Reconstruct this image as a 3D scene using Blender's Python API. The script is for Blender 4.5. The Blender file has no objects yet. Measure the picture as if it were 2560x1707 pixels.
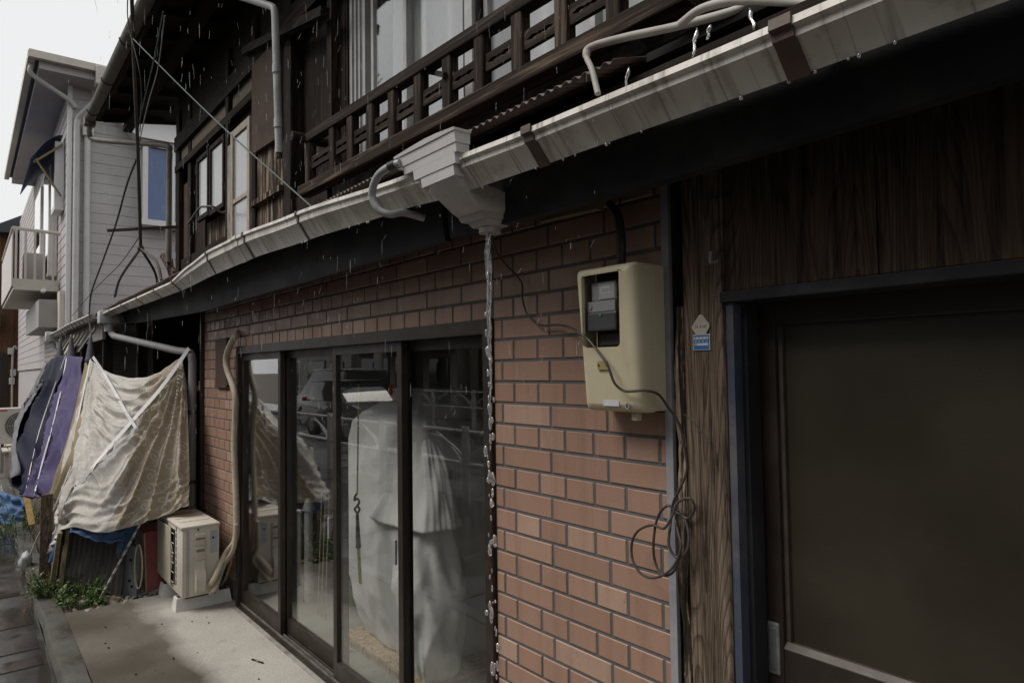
import bpy, bmesh, math, random
from mathutils import Vector, Matrix, noise
from math import radians, sin, cos, pi
random.seed(7)
sc = bpy.context.scene
col = sc.collection

# ------------------------------------------------------------------ camera
F_PX, YAW, PITCH, ROLL = 1700.0, radians(38.763), radians(2.301), radians(-.8174)
CAM = Vector((0, -1.493, 1.60))
_fw = Vector((-cos(YAW)*cos(PITCH), sin(YAW)*cos(PITCH), sin(PITCH)))
_r = _fw.cross(Vector((0, 0, 1))).normalized(); _u = _r.cross(_fw)
_r2 = _r*cos(ROLL) + _u*sin(ROLL); _u2 = -_r*sin(ROLL) + _u*cos(ROLL)
cd = bpy.data.cameras.new('camera'); cam = bpy.data.objects.new('camera', cd); col.objects.link(cam)
cam.matrix_world = Matrix(((_r2.x, _u2.x, -_fw.x, CAM.x), (_r2.y, _u2.y, -_fw.y, CAM.y), (_r2.z, _u2.z, -_fw.z, CAM.z), (0, 0, 0, 1)))
cd.sensor_width = 36; cd.lens = 36*F_PX/2560; cd.clip_start = .02; cd.clip_end = 3000
sc.camera = cam

# ------------------------------------------------------------------ overcast sky
SUN_EL, SUN_AZ = radians(52), radians(205)
w = bpy.data.worlds.new('World'); sc.world = w; w.use_nodes = True
nt = w.node_tree; nt.nodes.clear()
sky = nt.nodes.new('ShaderNodeTexSky'); sky.sky_type = 'NISHITA'; sky.sun_disc = False
sky.sun_elevation = SUN_EL; sky.sun_rotation = SUN_AZ; sky.dust_density = 4; sky.air_density = 1
hs = nt.nodes.new('ShaderNodeHueSaturation'); hs.inputs['Saturation'].default_value = .25
mx = nt.nodes.new('ShaderNodeMix'); mx.data_type = 'RGBA'; mx.inputs[0].default_value = .86
mx.inputs[7].default_value = (8.75, 8.75, 8.8, 1)
bg = nt.nodes.new('ShaderNodeBackground'); bg.inputs['Strength'].default_value = .062
out = nt.nodes.new('ShaderNodeOutputWorld')
nt.links.new(sky.outputs[0], hs.inputs['Color']); nt.links.new(hs.outputs[0], mx.inputs[6])
nt.links.new(mx.outputs[2], bg.inputs['Color']); nt.links.new(bg.outputs[0], out.inputs[0])
sd = bpy.data.lights.new('sun', 'SUN'); sd.energy = 1.5; sd.angle = radians(32); sd.color = (1, .94, .86)
so = bpy.data.objects.new('sun', sd); col.objects.link(so)
_sv = Vector((cos(SUN_EL)*sin(SUN_AZ), cos(SUN_EL)*cos(SUN_AZ), sin(SUN_EL)))
so.rotation_euler = _sv.to_track_quat('Z', 'Y').to_euler(); so.location = (-4, -8, 12)
sc.view_settings.view_transform = 'Standard'; sc.view_settings.look = 'None'
sc.view_settings.exposure = .78; sc.view_settings.gamma = 1; sc.view_settings.use_curve_mapping = False
sc.render.engine = 'CYCLES'
cy = sc.cycles
cy.use_denoising = True; cy.max_bounces = 10; cy.diffuse_bounces = 5; cy.glossy_bounces = 5
cy.transmission_bounces = 8; cy.transparent_max_bounces = 28; cy.sample_clamp_indirect = 6
cy.caustics_reflective = False; cy.caustics_refractive = False

# ------------------------------------------------------------------ photo pixel -> place (source pixels 2560x1707)
def ray(px, py): return _r2*((px-1280)/F_PX) - _u2*((py-853.5)/F_PX) + _fw
def AY(px, py, y=0.0): d = ray(px, py); return CAM + d*((y-CAM.y)/d.y)
def AZ(px, py, z=0.0): d = ray(px, py); return CAM + d*((z-CAM.z)/d.z)
def AX(px, py, x=0.0): d = ray(px, py); return CAM + d*((x-CAM.x)/d.x)
def AD(px, py, d): return CAM + ray(px, py)*d

# ------------------------------------------------------------------ objects
ORG = {}
def tag(o, label=None, cat=None, group=None, kind=None):
    if label: o['label'] = label
    if cat: o['category'] = cat
    if group: o['group'] = group
    if kind: o['kind'] = kind
    return o
def thing(name, loc, label, cat, group=None):
    o = bpy.data.objects.new(name, None); col.objects.link(o); o.location = loc; o.empty_display_size = .1
    ORG[o.name] = Vector(loc)
    return tag(o, label, cat, group)
def org(o): return ORG.get(o.name, Vector((0, 0, 0))) if o else Vector((0, 0, 0))

class MB:
    def __init__(s): s.v = []; s.f = []; s.m = []; s.cm = 0
    def add(s, vs, fs):
        b = len(s.v); s.v += [Vector(p) for p in vs]
        for q in fs: s.f.append(tuple(b+i for i in q)); s.m.append(s.cm)
        return s
    def box(s, x0, x1, y0, y1, z0, z1):
        x0, x1 = sorted((x0, x1)); y0, y1 = sorted((y0, y1)); z0, z1 = sorted((z0, z1))
        return s.add([(x0,y0,z0),(x1,y0,z0),(x1,y1,z0),(x0,y1,z0),(x0,y0,z1),(x1,y0,z1),(x1,y1,z1),(x0,y1,z1)],
                     [(0,3,2,1),(4,5,6,7),(0,1,5,4),(1,2,6,5),(2,3,7,6),(3,0,4,7)])
    def hexa(s, p):   # 8 points ordered as box
        return s.add(p, [(0,3,2,1),(4,5,6,7),(0,1,5,4),(1,2,6,5),(2,3,7,6),(3,0,4,7)])
    def bar(s, a, b, wx, wz, up=(0,0,1)):   # rectangular bar from a to b
        a = Vector(a); b = Vector(b); d = (b-a).normalized(); up = Vector(up)
        if abs(d.dot(up)) > .98: up = Vector((0,1,0)) if abs(d.y) < .9 else Vector((1,0,0))
        sx = d.cross(up).normalized(); sz = sx.cross(d)
        P = []
        for q in (a, b):
            for i, j in ((-1,-1),(1,-1),(1,1),(-1,1)): P.append(q + sx*(i*wx/2) + sz*(j*wz/2))
        return s.add(P, [(0,1,2,3),(4,7,6,5),(0,4,5,1),(1,5,6,2),(2,6,7,3),(3,7,4,0)])
    def cbox(s, x0, x1, y0, y1, z0, z1, b):  # chamfered box
        bm = bmesh.new(); bmesh.ops.create_cube(bm, size=1)
        for v in bm.verts: v.co = Vector(((x0+x1)/2+v.co.x*(x1-x0), (y0+y1)/2+v.co.y*(y1-y0), (z0+z1)/2+v.co.z*(z1-z0)))
        bmesh.ops.bevel(bm, geom=list(bm.edges), offset=b, segments=2, profile=.5, affect='EDGES')
        bm.verts.index_update(); s.add([v.co for v in bm.verts], [[v.index for v in f.verts] for f in bm.faces]); bm.free(); return s
    def tube(s, pts, r, n=8, cap=True):
        pts = [Vector(p) for p in pts]; rs = r if isinstance(r, (list, tuple)) else [r]*len(pts)
        t0 = (pts[1]-pts[0]).normalized(); up = Vector((0,0,1)) if abs(t0.z) < .9 else Vector((1,0,0))
        nx = t0.cross(up).normalized(); V = []; Fs = []
        for i, p in enumerate(pts):
            t = (pts[min(i+1, len(pts)-1)] - pts[max(i-1, 0)]).normalized()
            nx = (nx - t*nx.dot(t)); nx = nx.normalized() if nx.length > 1e-6 else t.orthogonal().normalized()
            ny = t.cross(nx)
            for k in range(n): a = 2*pi*k/n; V.append(p + (nx*cos(a) + ny*sin(a))*rs[i])
        for i in range(len(pts)-1):
            for k in range(n): k2 = (k+1) % n; Fs.append((i*n+k, i*n+k2, (i+1)*n+k2, (i+1)*n+k))
        if cap: Fs.append(tuple(reversed(range(n)))); Fs.append(tuple((len(pts)-1)*n+k for k in range(n)))
        return s.add(V, Fs)
    def loft(s, rings, closed=True, cap=True):
        n = len(rings[0]); V = [p for r in rings for p in r]; Fs = []
        for i in range(len(rings)-1):
            for k in range(n if closed else n-1): k2 = (k+1) % n; Fs.append((i*n+k, i*n+k2, (i+1)*n+k2, (i+1)*n+k))
        if cap and closed: Fs.append(tuple(reversed(range(n)))); Fs.append(tuple((len(rings)-1)*n+k for k in range(n)))
        return s.add(V, Fs)
    def grid(s, fn, nu, nv):
        V = [fn(i/nu, j/nv) for j in range(nv+1) for i in range(nu+1)]
        return s.add(V, [(j*(nu+1)+i, j*(nu+1)+i+1, (j+1)*(nu+1)+i+1, (j+1)*(nu+1)+i) for j in range(nv) for i in range(nu)])
    def ball(s, c, r, seg=8, rings=6, sq=(1,1,1)):
        c = Vector(c); V = []; Fs = []
        for i in range(1, rings):
            th = pi*i/rings
            for k in range(seg): a = 2*pi*k/seg; V.append(c + Vector((r*sin(th)*cos(a)*sq[0], r*sin(th)*sin(a)*sq[1], r*cos(th)*sq[2])))
        V.append(c+Vector((0,0,r*sq[2]))); V.append(c-Vector((0,0,r*sq[2]))); t = len(V)-2
        for i in range(rings-2):
            for k in range(seg): k2 = (k+1) % seg; Fs.append((i*seg+k, (i+1)*seg+k, (i+1)*seg+k2, i*seg+k2))
        for k in range(seg): k2 = (k+1) % seg; Fs.append((t, k, k2)); Fs.append((t+1, (rings-2)*seg+k2, (rings-2)*seg+k))
        return s.add(V, Fs)
    def disc(s, c, ax, r, h, n=20):
        c = Vector(c); ax = Vector(ax).normalized(); return s.tube([c, c+ax*h], r, n)
    def build(s, name, mat, parent=None, smooth=False, label=None, cat=None, group=None, kind=None, solid=None, fix=True, loc=None):
        o0 = org(parent)
        if loc is not None: o0 = Vector(loc)
        me = bpy.data.meshes.new(name); me.from_pydata([tuple(p-o0) for p in s.v], [], s.f)
        mats = mat if isinstance(mat, (list, tuple)) else [mat]
        for m in mats: me.materials.append(m)
        if len(mats) > 1: me.polygons.foreach_set('material_index', s.m)
        if fix:
            bm = bmesh.new(); bm.from_mesh(me); bmesh.ops.recalc_face_normals(bm, faces=bm.faces); bm.to_mesh(me); bm.free()
        if smooth:
            me.polygons.foreach_set('use_smooth', [True]*len(me.polygons))
            if smooth == 'auto':
                me.set_sharp_from_angle(angle=radians(38))
        me.update()
        o = bpy.data.objects.new(name, me); col.objects.link(o)
        if parent: o.parent = parent; ORG[o.name] = o0
        elif loc is not None: o.location = loc; ORG[o.name] = o0
        if solid:
            md = o.modifiers.new('thick', 'SOLIDIFY'); md.thickness = solid; md.offset = 0
        return tag(o, label, cat, group, kind)
def spl(pts, n=8):     # Catmull-Rom through points
    P = [Vector(p) for p in pts]; P = [P[0]*2-P[1]] + P + [P[-1]*2-P[-2]]; R = []
    for i in range(1, len(P)-2):
        for k in range(n):
            t = k/n; a, b, c, d = P[i-1:i+3]
            R.append(.5*((2*b) + (c-a)*t + (2*a-5*b+4*c-d)*t*t + (3*b-a-3*c+d)*t**3))
    R.append(P[-2]); return R
def lerpt(tab, x):
    tab = sorted(tab)
    if x <= tab[0][0]: return tab[0][1]
    for (a, p), (b, q) in zip(tab, tab[1:]):
        if x <= b: t = (x-a)/(b-a); t = t*t*(3-2*t)*.5+t*.5; return p+(q-p)*t
    return tab[-1][1]

# ------------------------------------------------------------------ materials
MT = {}
def nmat(name):
    m = bpy.data.materials.new(name); m.use_nodes = True; m.node_tree.nodes.clear(); MT[name] = m
    return m, m.node_tree
def N(nt, t, **k):
    n = nt.nodes.new('ShaderNode'+t)
    for a, b in k.items():
        if a in n.inputs: n.inputs[a].default_value = b
        else: setattr(n, a, b)
    return n
def L(nt, a, b): nt.links.new(a, b)
def ramp(nt, fac, stops):
    r = N(nt, 'ValToRGB'); e = r.color_ramp.elements
    while len(e) < len(stops): e.new(.5)
    for i, (p, c) in enumerate(stops):
        e[i].position = p; e[i].color = (c[0], c[1], c[2], 1) if isinstance(c, (tuple, list)) else (c, c, c, 1)
    if fac is not None: L(nt, fac, r.inputs[0])
    return r
def coords(nt, scale=(1,1,1), kind='Object'):
    t = N(nt, 'TexCoord'); mp = N(nt, 'Mapping'); mp.inputs['Scale'].default_value = scale
    L(nt, t.outputs[kind], mp.inputs[0]); return mp.outputs[0]
def pos(nt, scale=(1,1,1)):
    g = N(nt, 'NewGeometry'); mp = N(nt, 'Mapping'); mp.inputs['Scale'].default_value = scale
    L(nt, g.outputs['Position'], mp.inputs[0]); return mp.outputs[0]
def rgbmix(nt, fac, a, b, bt='MIX'):
    m = N(nt, 'Mix', data_type='RGBA', blend_type=bt)
    for i, v in ((0, fac), (6, a), (7, b)):
        if hasattr(v, 'links') or hasattr(v, 'is_linked'): L(nt, v, m.inputs[i])
        elif i == 0: m.inputs[0].default_value = v
        else: m.inputs[i].default_value = (v[0], v[1], v[2], 1)
    return m.outputs[2]
def math_(nt, op, a, b=None, clamp=False):
    m = N(nt, 'Math', operation=op, use_clamp=clamp)
    for i, v in ((0, a), (1, b)):
        if v is None: continue
        if hasattr(v, 'is_linked'): L(nt, v, m.inputs[i])
        else: m.inputs[i].default_value = v
    return m.outputs[0]
def noise_(nt, vec, scale, detail=4, rough=.55, dist=0):
    n = N(nt, 'TexNoise'); n.inputs['Scale'].default_value = scale; n.inputs['Detail'].default_value = detail
    n.inputs['Roughness'].default_value = rough; n.inputs['Distortion'].default_value = dist
    L(nt, vec, n.inputs['Vector']); return n.outputs[0]
def finish(nt, color, rough=.6, bump=None, bstr=.2, bdist=.01, spec=.4, metal=0, rough_sock=None):
    b = N(nt, 'BsdfPrincipled'); o = N(nt, 'OutputMaterial')
    if hasattr(color, 'is_linked'): L(nt, color, b.inputs['Base Color'])
    else: b.inputs['Base Color'].default_value = (*color, 1)
    b.inputs['Roughness'].default_value = rough
    if rough_sock is not None: L(nt, rough_sock, b.inputs['Roughness'])
    b.inputs['Metallic'].default_value = metal; b.inputs['Specular IOR Level'].default_value = spec
    if bump is not None:
        bp = N(nt, 'Bump'); bp.inputs['Strength'].default_value = bstr; bp.inputs['Distance'].default_value = bdist
        L(nt, bump, bp.inputs['Height']); L(nt, bp.outputs[0], b.inputs['Normal'])
    L(nt, b.outputs[0], o.inputs[0]); return b
def worn(name, c, var=.25, scale=8, rough=.6, bstr=.15, dirt=None, damt=.5, metal=0, spec=.4, fine=60, bdist=.004, world=False):
    """painted / moulded surface with mottling, patchy dirt and fine relief"""
    m, nt = nmat(name); v = pos(nt) if world else coords(nt)
    n1 = noise_(nt, v, scale, 5); n2 = noise_(nt, v, fine, 4)
    d = tuple(x*(1-var) for x in c); l = tuple(min(1, x*(1+var*.7)) for x in c)
    cr = ramp(nt, n1, [(.3, d), (.5, c), (.72, l)]).outputs[0]
    cr = rgbmix(nt, .25, cr, ramp(nt, n2, [(.3, tuple(x*.75 for x in c)), (.7, l)]).outputs[0])
    if dirt:
        n3 = noise_(nt, v, scale*.6, 8, .65); f = ramp(nt, n3, [(.5, 0), (.68, damt)]).outputs[0]
        cr = rgbmix(nt, f, cr, dirt)
    rs = math_(nt, 'ADD', math_(nt, 'MULTIPLY', n1, .3), rough-.15, True)
    finish(nt, cr, rough, n2, bstr, bdist, spec, metal, rs); return m
def wood(name, dark, mid, light, axis='z', sc_=1.0, rough=.75, bstr=.5, rings=0, grey=None):
    """weathered boards: grain stretched along an axis"""
    m, nt = nmat(name); s = {'z': (26, 26, 1.1), 'x': (1.1, 26, 26), 'y': (26, 1.1, 26)}[axis]
    v = pos(nt, tuple(q*sc_ for q in s))
    w0 = noise_(nt, pos(nt, tuple(q*.12 for q in s)), 1.0, 2)
    add = N(nt, 'VectorMath', operation='ADD'); L(nt, v, add.inputs[0])
    sc2 = N(nt, 'VectorMath', operation='SCALE'); sc2.inputs['Scale'].default_value = 2.2
    L(nt, w0, sc2.inputs[0]); L(nt, sc2.outputs[0], add.inputs[1])
    g = noise_(nt, add.outputs[0], 1.6, 7, .62, .6); f = noise_(nt, add.outputs[0], 7, 5, .7)
    gg = math_(nt, 'ADD', math_(nt, 'MULTIPLY', g, .72), math_(nt, 'MULTIPLY', f, .28))
    cr = ramp(nt, gg, [(.36, dark), (.5, mid), (.64, light)]).outputs[0]
    if rings:      # growth rings: contour lines of a slow field stretched along the board
        fld = noise_(nt, pos(nt, (5.5, 5.5, .42)), 1, 2, .4)
        ln = ramp(nt, math_(nt, 'FRACT', math_(nt, 'MULTIPLY', fld, rings)), [(.0, .6), (.14, .34), (.34, 0), (.9, 0), (1, .6)]).outputs[0]
        cr = rgbmix(nt, ln, cr, tuple(x*.9 for x in dark)); gg = math_(nt, 'SUBTRACT', gg, math_(nt, 'MULTIPLY', ln, .35))
    if grey:
        n3 = noise_(nt, pos(nt, (3, 3, 1.2)), 2.0, 6); cr = rgbmix(nt, ramp(nt, n3, [(.45, 0), (.7, .75)]).outputs[0], cr, grey)
    finish(nt, cr, rough, gg, bstr, .006, .12); return m
def glassm(name, tint=(.86, .9, .88), boost=1.0, dirt=.0, rough=0.0):
    m, nt = nmat(name)
    g = N(nt, 'NewGeometry'); dp = N(nt, 'VectorMath', operation='DOT_PRODUCT')
    L(nt, g.outputs['Normal'], dp.inputs[0]); L(nt, g.outputs['Incoming'], dp.inputs[1])
    c = math_(nt, 'ABSOLUTE', dp.outputs['Value']); om = math_(nt, 'SUBTRACT', 1, c)
    f = math_(nt, 'ADD', math_(nt, 'MULTIPLY', math_(nt, 'POWER', om, 5), .96*boost), .04*boost, True)
    tr = N(nt, 'BsdfTransparent'); tr.inputs[0].default_value = (*tint, 1)
    gl = N(nt, 'BsdfGlossy'); gl.inputs['Roughness'].default_value = rough; gl.inputs[0].default_value = (1, 1, 1, 1)
    base = tr.outputs[0]
    if dirt:
        df = N(nt, 'BsdfDiffuse'); df.inputs[0].default_value = (.5, .5, .47, 1)
        ms = N(nt, 'MixShader'); n3 = noise_(nt, coords(nt, (3, 3, .8)), 2, 6)
        L(nt, ramp(nt, n3, [(.35, dirt*.25), (.75, dirt)]).outputs[0], ms.inputs[0]); L(nt, base, ms.inputs[1]); L(nt, df.outputs[0], ms.inputs[2]); base = ms.outputs[0]
    ms = N(nt, 'MixShader'); L(nt, f, ms.inputs[0]); L(nt, base, ms.inputs[1]); L(nt, gl.outputs[0], ms.inputs[2])
    o = N(nt, 'OutputMaterial'); L(nt, ms.outputs[0], o.inputs[0]); return m
def plain(name, c, rough=.6, metal=0, spec=.4):
    m, nt = nmat(name); finish(nt, c, rough, spec=spec, metal=metal); return m

def brickmat(name):
    m, nt = nmat(name)
    oi = N(nt, 'ObjectInfo'); g = N(nt, 'NewGeometry')
    r = math_(nt, 'FRACT', math_(nt, 'ADD', oi.outputs['Random'], g.outputs['Random Per Island']))
    cr = ramp(nt, r, [(0, (.285, .173, .125)), (.25, (.315, .19, .138)), (.5, (.295, .178, .129)), (.72, (.32, .195, .141)), (.86, (.345, .215, .158)), (.94, (.40, .272, .205)), (1, (.33, .232, .172))]).outputs[0]
    v = pos(nt); n1 = noise_(nt, v, 9, 5); n2 = noise_(nt, v, 140, 4, .6)
    cr = rgbmix(nt, ramp(nt, n1, [(.35, 0), (.75, .5)]).outputs[0], cr, (.29, .19, .145))
    cr = rgbmix(nt, ramp(nt, n2, [(.62, 0), (.72, .55)]).outputs[0], cr, (.2, .11, .085))
    vo = N(nt, 'TexVoronoi'); vo.inputs['Scale'].default_value = 75; L(nt, pos(nt, (1, 1, .45)), vo.inputs['Vector'])
    sp = ramp(nt, vo.outputs['Distance'], [(.08, 1), (.16, 0)]).outputs[0]
    sel = ramp(nt, noise_(nt, v, 5, 3), [(.54, 0), (.6, .8)]).outputs[0]
    cr = rgbmix(nt, math_(nt, 'MULTIPLY', sp, sel), cr, (.14, .08, .06))
    stn = noise_(nt, pos(nt, (16, 16, 1.3)), 1, 5, .6); cr = rgbmix(nt, ramp(nt, stn, [(.5, 0), (.75, .45)]).outputs[0], cr, (.15, .095, .072))
    n4 = noise_(nt, v, 45, 6, .7); hb = math_(nt, 'ADD', math_(nt, 'MULTIPLY', n2, .5), n4)
    finish(nt, cr, .45, hb, .3, .003, .4, 0, ramp(nt, n1, [(.3, .3), (.7, .6)]).outputs[0]); return m
M_brick = brickmat('brick_tile')
M_mortar = worn('mortar', (.105, .108, .114), .15, 20, .85, .4)
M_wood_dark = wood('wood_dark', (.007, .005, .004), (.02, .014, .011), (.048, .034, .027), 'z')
M_wood_rail = wood('wood_rail', (.006, .0045, .0035), (.019, .013, .01), (.06, .043, .033), 'x')
M_wood_bal = wood('wood_baluster', (.007, .005, .004), (.024, .016, .012), (.11, .085, .066), 'z')
M_wood_panel = wood('wood_panel', (.012, .008, .0055), (.07, .048, .033), (.115, .08, .056), 'z', 1.6, .6, .45, 44)
M_wood_post = wood('wood_post', (.016, .012, .009), (.125, .094, .069), (.22, .17, .128), 'z', 2.4, .75, 1.0, 58)
M_wood_rot = wood('wood_rotten', (.006, .005, .004), (.04, .029, .022), (.55, .43, .32), 'z', 1.0, .85, 1.0)
M_wood_pale = wood('wood_pale', (.12, .09, .05), (.3, .235, .15), (.42, .34, .23), 'z', 1.0, .7, .3)
M_plaster = worn('plaster_tan', (.21, .175, .125), .3, 5, .8, .2, (.09, .07, .05), .8)
M_tobukuro = worn('rusty_sheet', (.075, .052, .04), .35, 4, .75, .2, (.035, .024, .018), .8, spec=.15)
M_navy = worn('navy_paint', (.018, .019, .0225), .35, 5, .6, .2, (.085, .083, .08), .4, fine=90, spec=.2)
M_navy_lt = worn('navy_jamb', (.048, .055, .082), .3, 6, .65, .25, (.15, .145, .135), .45, spec=.2)
M_black = plain('black_void', (.006, .006, .006), .9)
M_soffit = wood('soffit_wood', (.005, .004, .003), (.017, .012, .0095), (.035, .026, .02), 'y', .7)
M_bronze = worn('bronze_aluminium', (.024, .017, .013), .25, 12, .42, .06, (.07, .058, .046), .35, spec=.35)
M_steel = worn('grey_trim', (.26, .26, .28), .15, 10, .45, .05, (.12, .11, .1), .4)
M_glass = glassm('window_glass', (.965, .967, .963), 1.5, .008)
M_glass_up = glassm('upper_glass', (.95, .96, .96), 2.0, .02)
M_concrete = None
# ================================================================== GROUND
def concrete_apron():
    m, nt = nmat('apron_concrete'); v = pos(nt)
    n1 = noise_(nt, v, 3.0, 6, .6); n2 = noise_(nt, v, 70, 4, .6); n3 = noise_(nt, v, 1.1, 4)
    cr = ramp(nt, n1, [(.3, (.31, .295, .27)), (.55, (.39, .372, .34)), (.75, (.44, .42, .388))]).outputs[0]
    cr = rgbmix(nt, .35, cr, ramp(nt, n2, [(.35, (.28, .25, .22)), (.65, (.5, .47, .42))]).outputs[0])
    st = ramp(nt, noise_(nt, v, 5.5, 7, .7), [(.62, 0), (.72, .55)]).outputs[0]
    cr = rgbmix(nt, st, cr, (.17, .15, .125))
    sp = N(nt, 'SeparateXYZ'); L(nt, v, sp.inputs[0])
    # rain has soaked the street side; the strip under the eave is dry
    e = math_(nt, 'ADD', math_(nt, 'MULTIPLY', sp.outputs[1], -1), math_(nt, 'MULTIPLY', math_(nt, 'SUBTRACT', noise_(nt, v, 2.2, 6, .6), .5), .3))
    wet = ramp(nt, e, [(.42, 0), (.51, .6), (.56, 1)]).outputs[0]
    wet = math_(nt, 'MULTIPLY', wet, ramp(nt, n3, [(.3, .7), (.6, 1)]).outputs[0])
    cr = rgbmix(nt, wet, cr, rgbmix(nt, 1, cr, (.2, .185, .16), 'MULTIPLY'))
    gr = N(nt, 'TexVoronoi'); gr.inputs['Scale'].default_value = 38; L(nt, v, gr.inputs['Vector'])
    cr = rgbmix(nt, math_(nt, 'MULTIPLY', ramp(nt, gr.outputs['Distance'], [(.05, 1), (.12, 0)]).outputs[0], ramp(nt, noise_(nt, v, 4, 4), [(.5, 0), (.6, .8)]).outputs[0]), cr, (.07, .06, .05))
    rs = ramp(nt, wet, [(0, .85), (1, .42)]).outputs[0]
    finish(nt, cr, .7, n2, .25, .003, .22, 0, rs); return m
def wet_ground(name, c1, c2, c3, rough_lo=.08, rough_hi=.5, scale=2.2, bstr=.3, fine=90):
    m, nt = nmat(name); v = pos(nt); n1 = noise_(nt, v, scale, 6, .6); n2 = noise_(nt, v, fine, 4, .65)
    cr = ramp(nt, n1, [(.3, c1), (.5, c2), (.7, c3)]).outputs[0]
    cr = rgbmix(nt, .35, cr, ramp(nt, n2, [(.35, tuple(x*.5 for x in c2)), (.65, tuple(x*1.5 for x in c2))]).outputs[0])
    pud = noise_(nt, pos(nt, (1, 1.3, 1)), scale*.8, 5, .55)
    rs = ramp(nt, pud, [(.42, rough_lo), (.6, rough_hi)]).outputs[0]
    bm_ = math_(nt, 'MULTIPLY', n2, ramp(nt, pud, [(.42, .1), (.6, 1)]).outputs[0])
    finish(nt, cr, .3, bm_, bstr, .004, .5, 0, rs); return m
M_apron = concrete_apron()
M_kerb = wet_ground('kerb_concrete', (.035, .034, .028), (.062, .06, .05), (.1, .097, .083), .25, .7, 4)
M_walk = wet_ground('wet_asphalt', (.026, .024, .022), (.042, .039, .036), (.062, .058, .054), .02, .24, 3)
M_band = wet_ground('wet_brown_paver', (.022, .018, .015), (.036, .03, .025), (.054, .045, .038), .02, .16, 3.5)
M_road = wet_ground('wet_road', (.02, .02, .021), (.03, .03, .031), (.045, .044, .044), .2, .55, 1.2)
M_soil = worn('soil', (.07, .058, .045), .5, 9, .85, .6)
M_stone = worn('pebble', (.24, .22, .2), .5, 30, .6, .3)

g = MB(); g.box(-900, 900, -900, 900, -.6, -.26); g.build('ground', M_soil, kind='structure')
g = MB(); g.box(-120, 60, -8.9, -3.5, -.256, -.22); road = g.build('road', M_road, kind='structure')
g = MB()
for k in range(-16, 8): g.box(k*5, k*5+3, -6.25, -6.13, -.219, -.2165)
g.build('lane_marking', worn('road_paint', (.62, .62, .6), .2, 6, .6), road)
g = MB(); g.box(-120, 60, -3.5, -1.085, -.25, -.07); walk = g.build('sidewalk', M_walk, kind='structure')
xb = [-3.2, -3.45, -4.15, -4.32, -4.84, -5.0, -5.14, -5.41, -5.66, -6.08, -6.46, -7.05, -7.68, -8.01, -8.48, -9.2, -10.1, -10.9, -12, -13.1, -14.5]
for i in range(0, len(xb)-1, 2):
    g = MB(); g.box(xb[i+1], xb[i], -3.0, -1.12, -.0695, -.0655); g.build('paving_band', M_band, walk)
g = MB(); g.box(-120, 60, -11.2, -8.9, -.25, -.08); g.build('far_pavement', M_walk, kind='structure')
g = MB(); g.box(-5.53, 3.5, -.955, .02, -.24, 0)
g.build('concrete_apron', M_apron, kind='structure')
# sunken strip of soil and gravel left of the apron
g = MB(); g.box(-14, -5.535, -.955, 2.2, -.24, -.025); soil = g.build('soil_strip', M_soil, kind='structure')
kerb = MB()
def kerbpt(x): return -1.08 + .012*noise.noise((x*2.1, 0, 0)), -.958 + .01*noise.noise((x*2.7, 3, 0))
x = -14.0
ks = []
while x < 3.4:
    a0, a1 = kerbpt(x); ks.append([(x, a0-.004, -.2), (x, a0, -.02+.006*noise.noise((x*5, 1, 1))), (x, a0+.016, .003), (x, a1, .004), (x, a1, -.2)]); x += .12
kerb.loft([[Vector(p) for p in r] for r in ks]); kerb.build('kerb', M_kerb, smooth='auto', kind='structure')
random.seed(3)
grv = MB()
for i in range(420):
    x = random.uniform(-6.6, -5.5); y = random.uniform(-.9, -.05)
    if random.random() < .5: x = random.uniform(-5.85, -5.48)
    r = random.choice((.008, .011, .014, .02)) * random.uniform(.8, 1.3)
    grv.ball((x, y, -.02+r*.5), r, 6, 4, (random.uniform(.8, 1.4), random.uniform(.8, 1.3), .7))
grv.build('gravel', M_stone, kind='stuff')

# ================================================================== MAIN HOUSE
house = thing('wooden_house', (-3.4, .4, 0), 'old dark wooden two-storey house with brick-tiled shopfront, upstairs railing and sagging white gutter', 'house')
def part(name, mb, mat, par=None, **k): return mb.build(name, mat, par or house, **k)

# ---- brick-tile facade
BW = MB()
XL, XR, WL, WR, WT = -5.80, -1.186, -4.925, -1.965, 1.785
BW.box(XL, WL, .0012, .1, -.05, 2.3); BW.box(WR, XR, .0012, .1, -.05, 2.3); BW.box(WL, WR, .0012, .1, WT, 2.3)
b = MB(); b.box(-6.7, 1.5, .0, .03, 2.345, 2.62); part('apron_board', b, M_soffit)
bw = part('brick_wall', BW, M_mortar)
BH, HP, JT = .0745, .12635, .0095
small = MB(); cache = {}
def brick_mesh(L_):
    k = round(L_, 3)
    if k not in cache:
        b = MB(); c = .0022; h = (BH-JT)/2; l = L_/2
        V = [(-l,.0,-h),(l,.0,-h),(l,.0,h),(-l,.0,h), (-l,-.005,-h),(l,-.005,-h),(l,-.005,h),(-l,-.005,h), (-l+c,-.0075,-h+c),(l-c,-.0075,-h+c),(l-c,-.0075,h-c),(-l+c,-.0075,h-c)]
        b.add(V, [(0,1,5,4),(1,2,6,5),(2,3,7,6),(3,0,4,7),(4,5,9,8),(5,6,10,9),(6,7,11,10),(7,4,8,11),(8,9,10,11)])
        me = bpy.data.meshes.new('brick'); me.from_pydata([tuple(p) for p in b.v], [], b.f); me.materials.append(M_brick); me.update(); cache[k] = (me, b)
    return cache[k]
nb = 0
random.seed(11)
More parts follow.
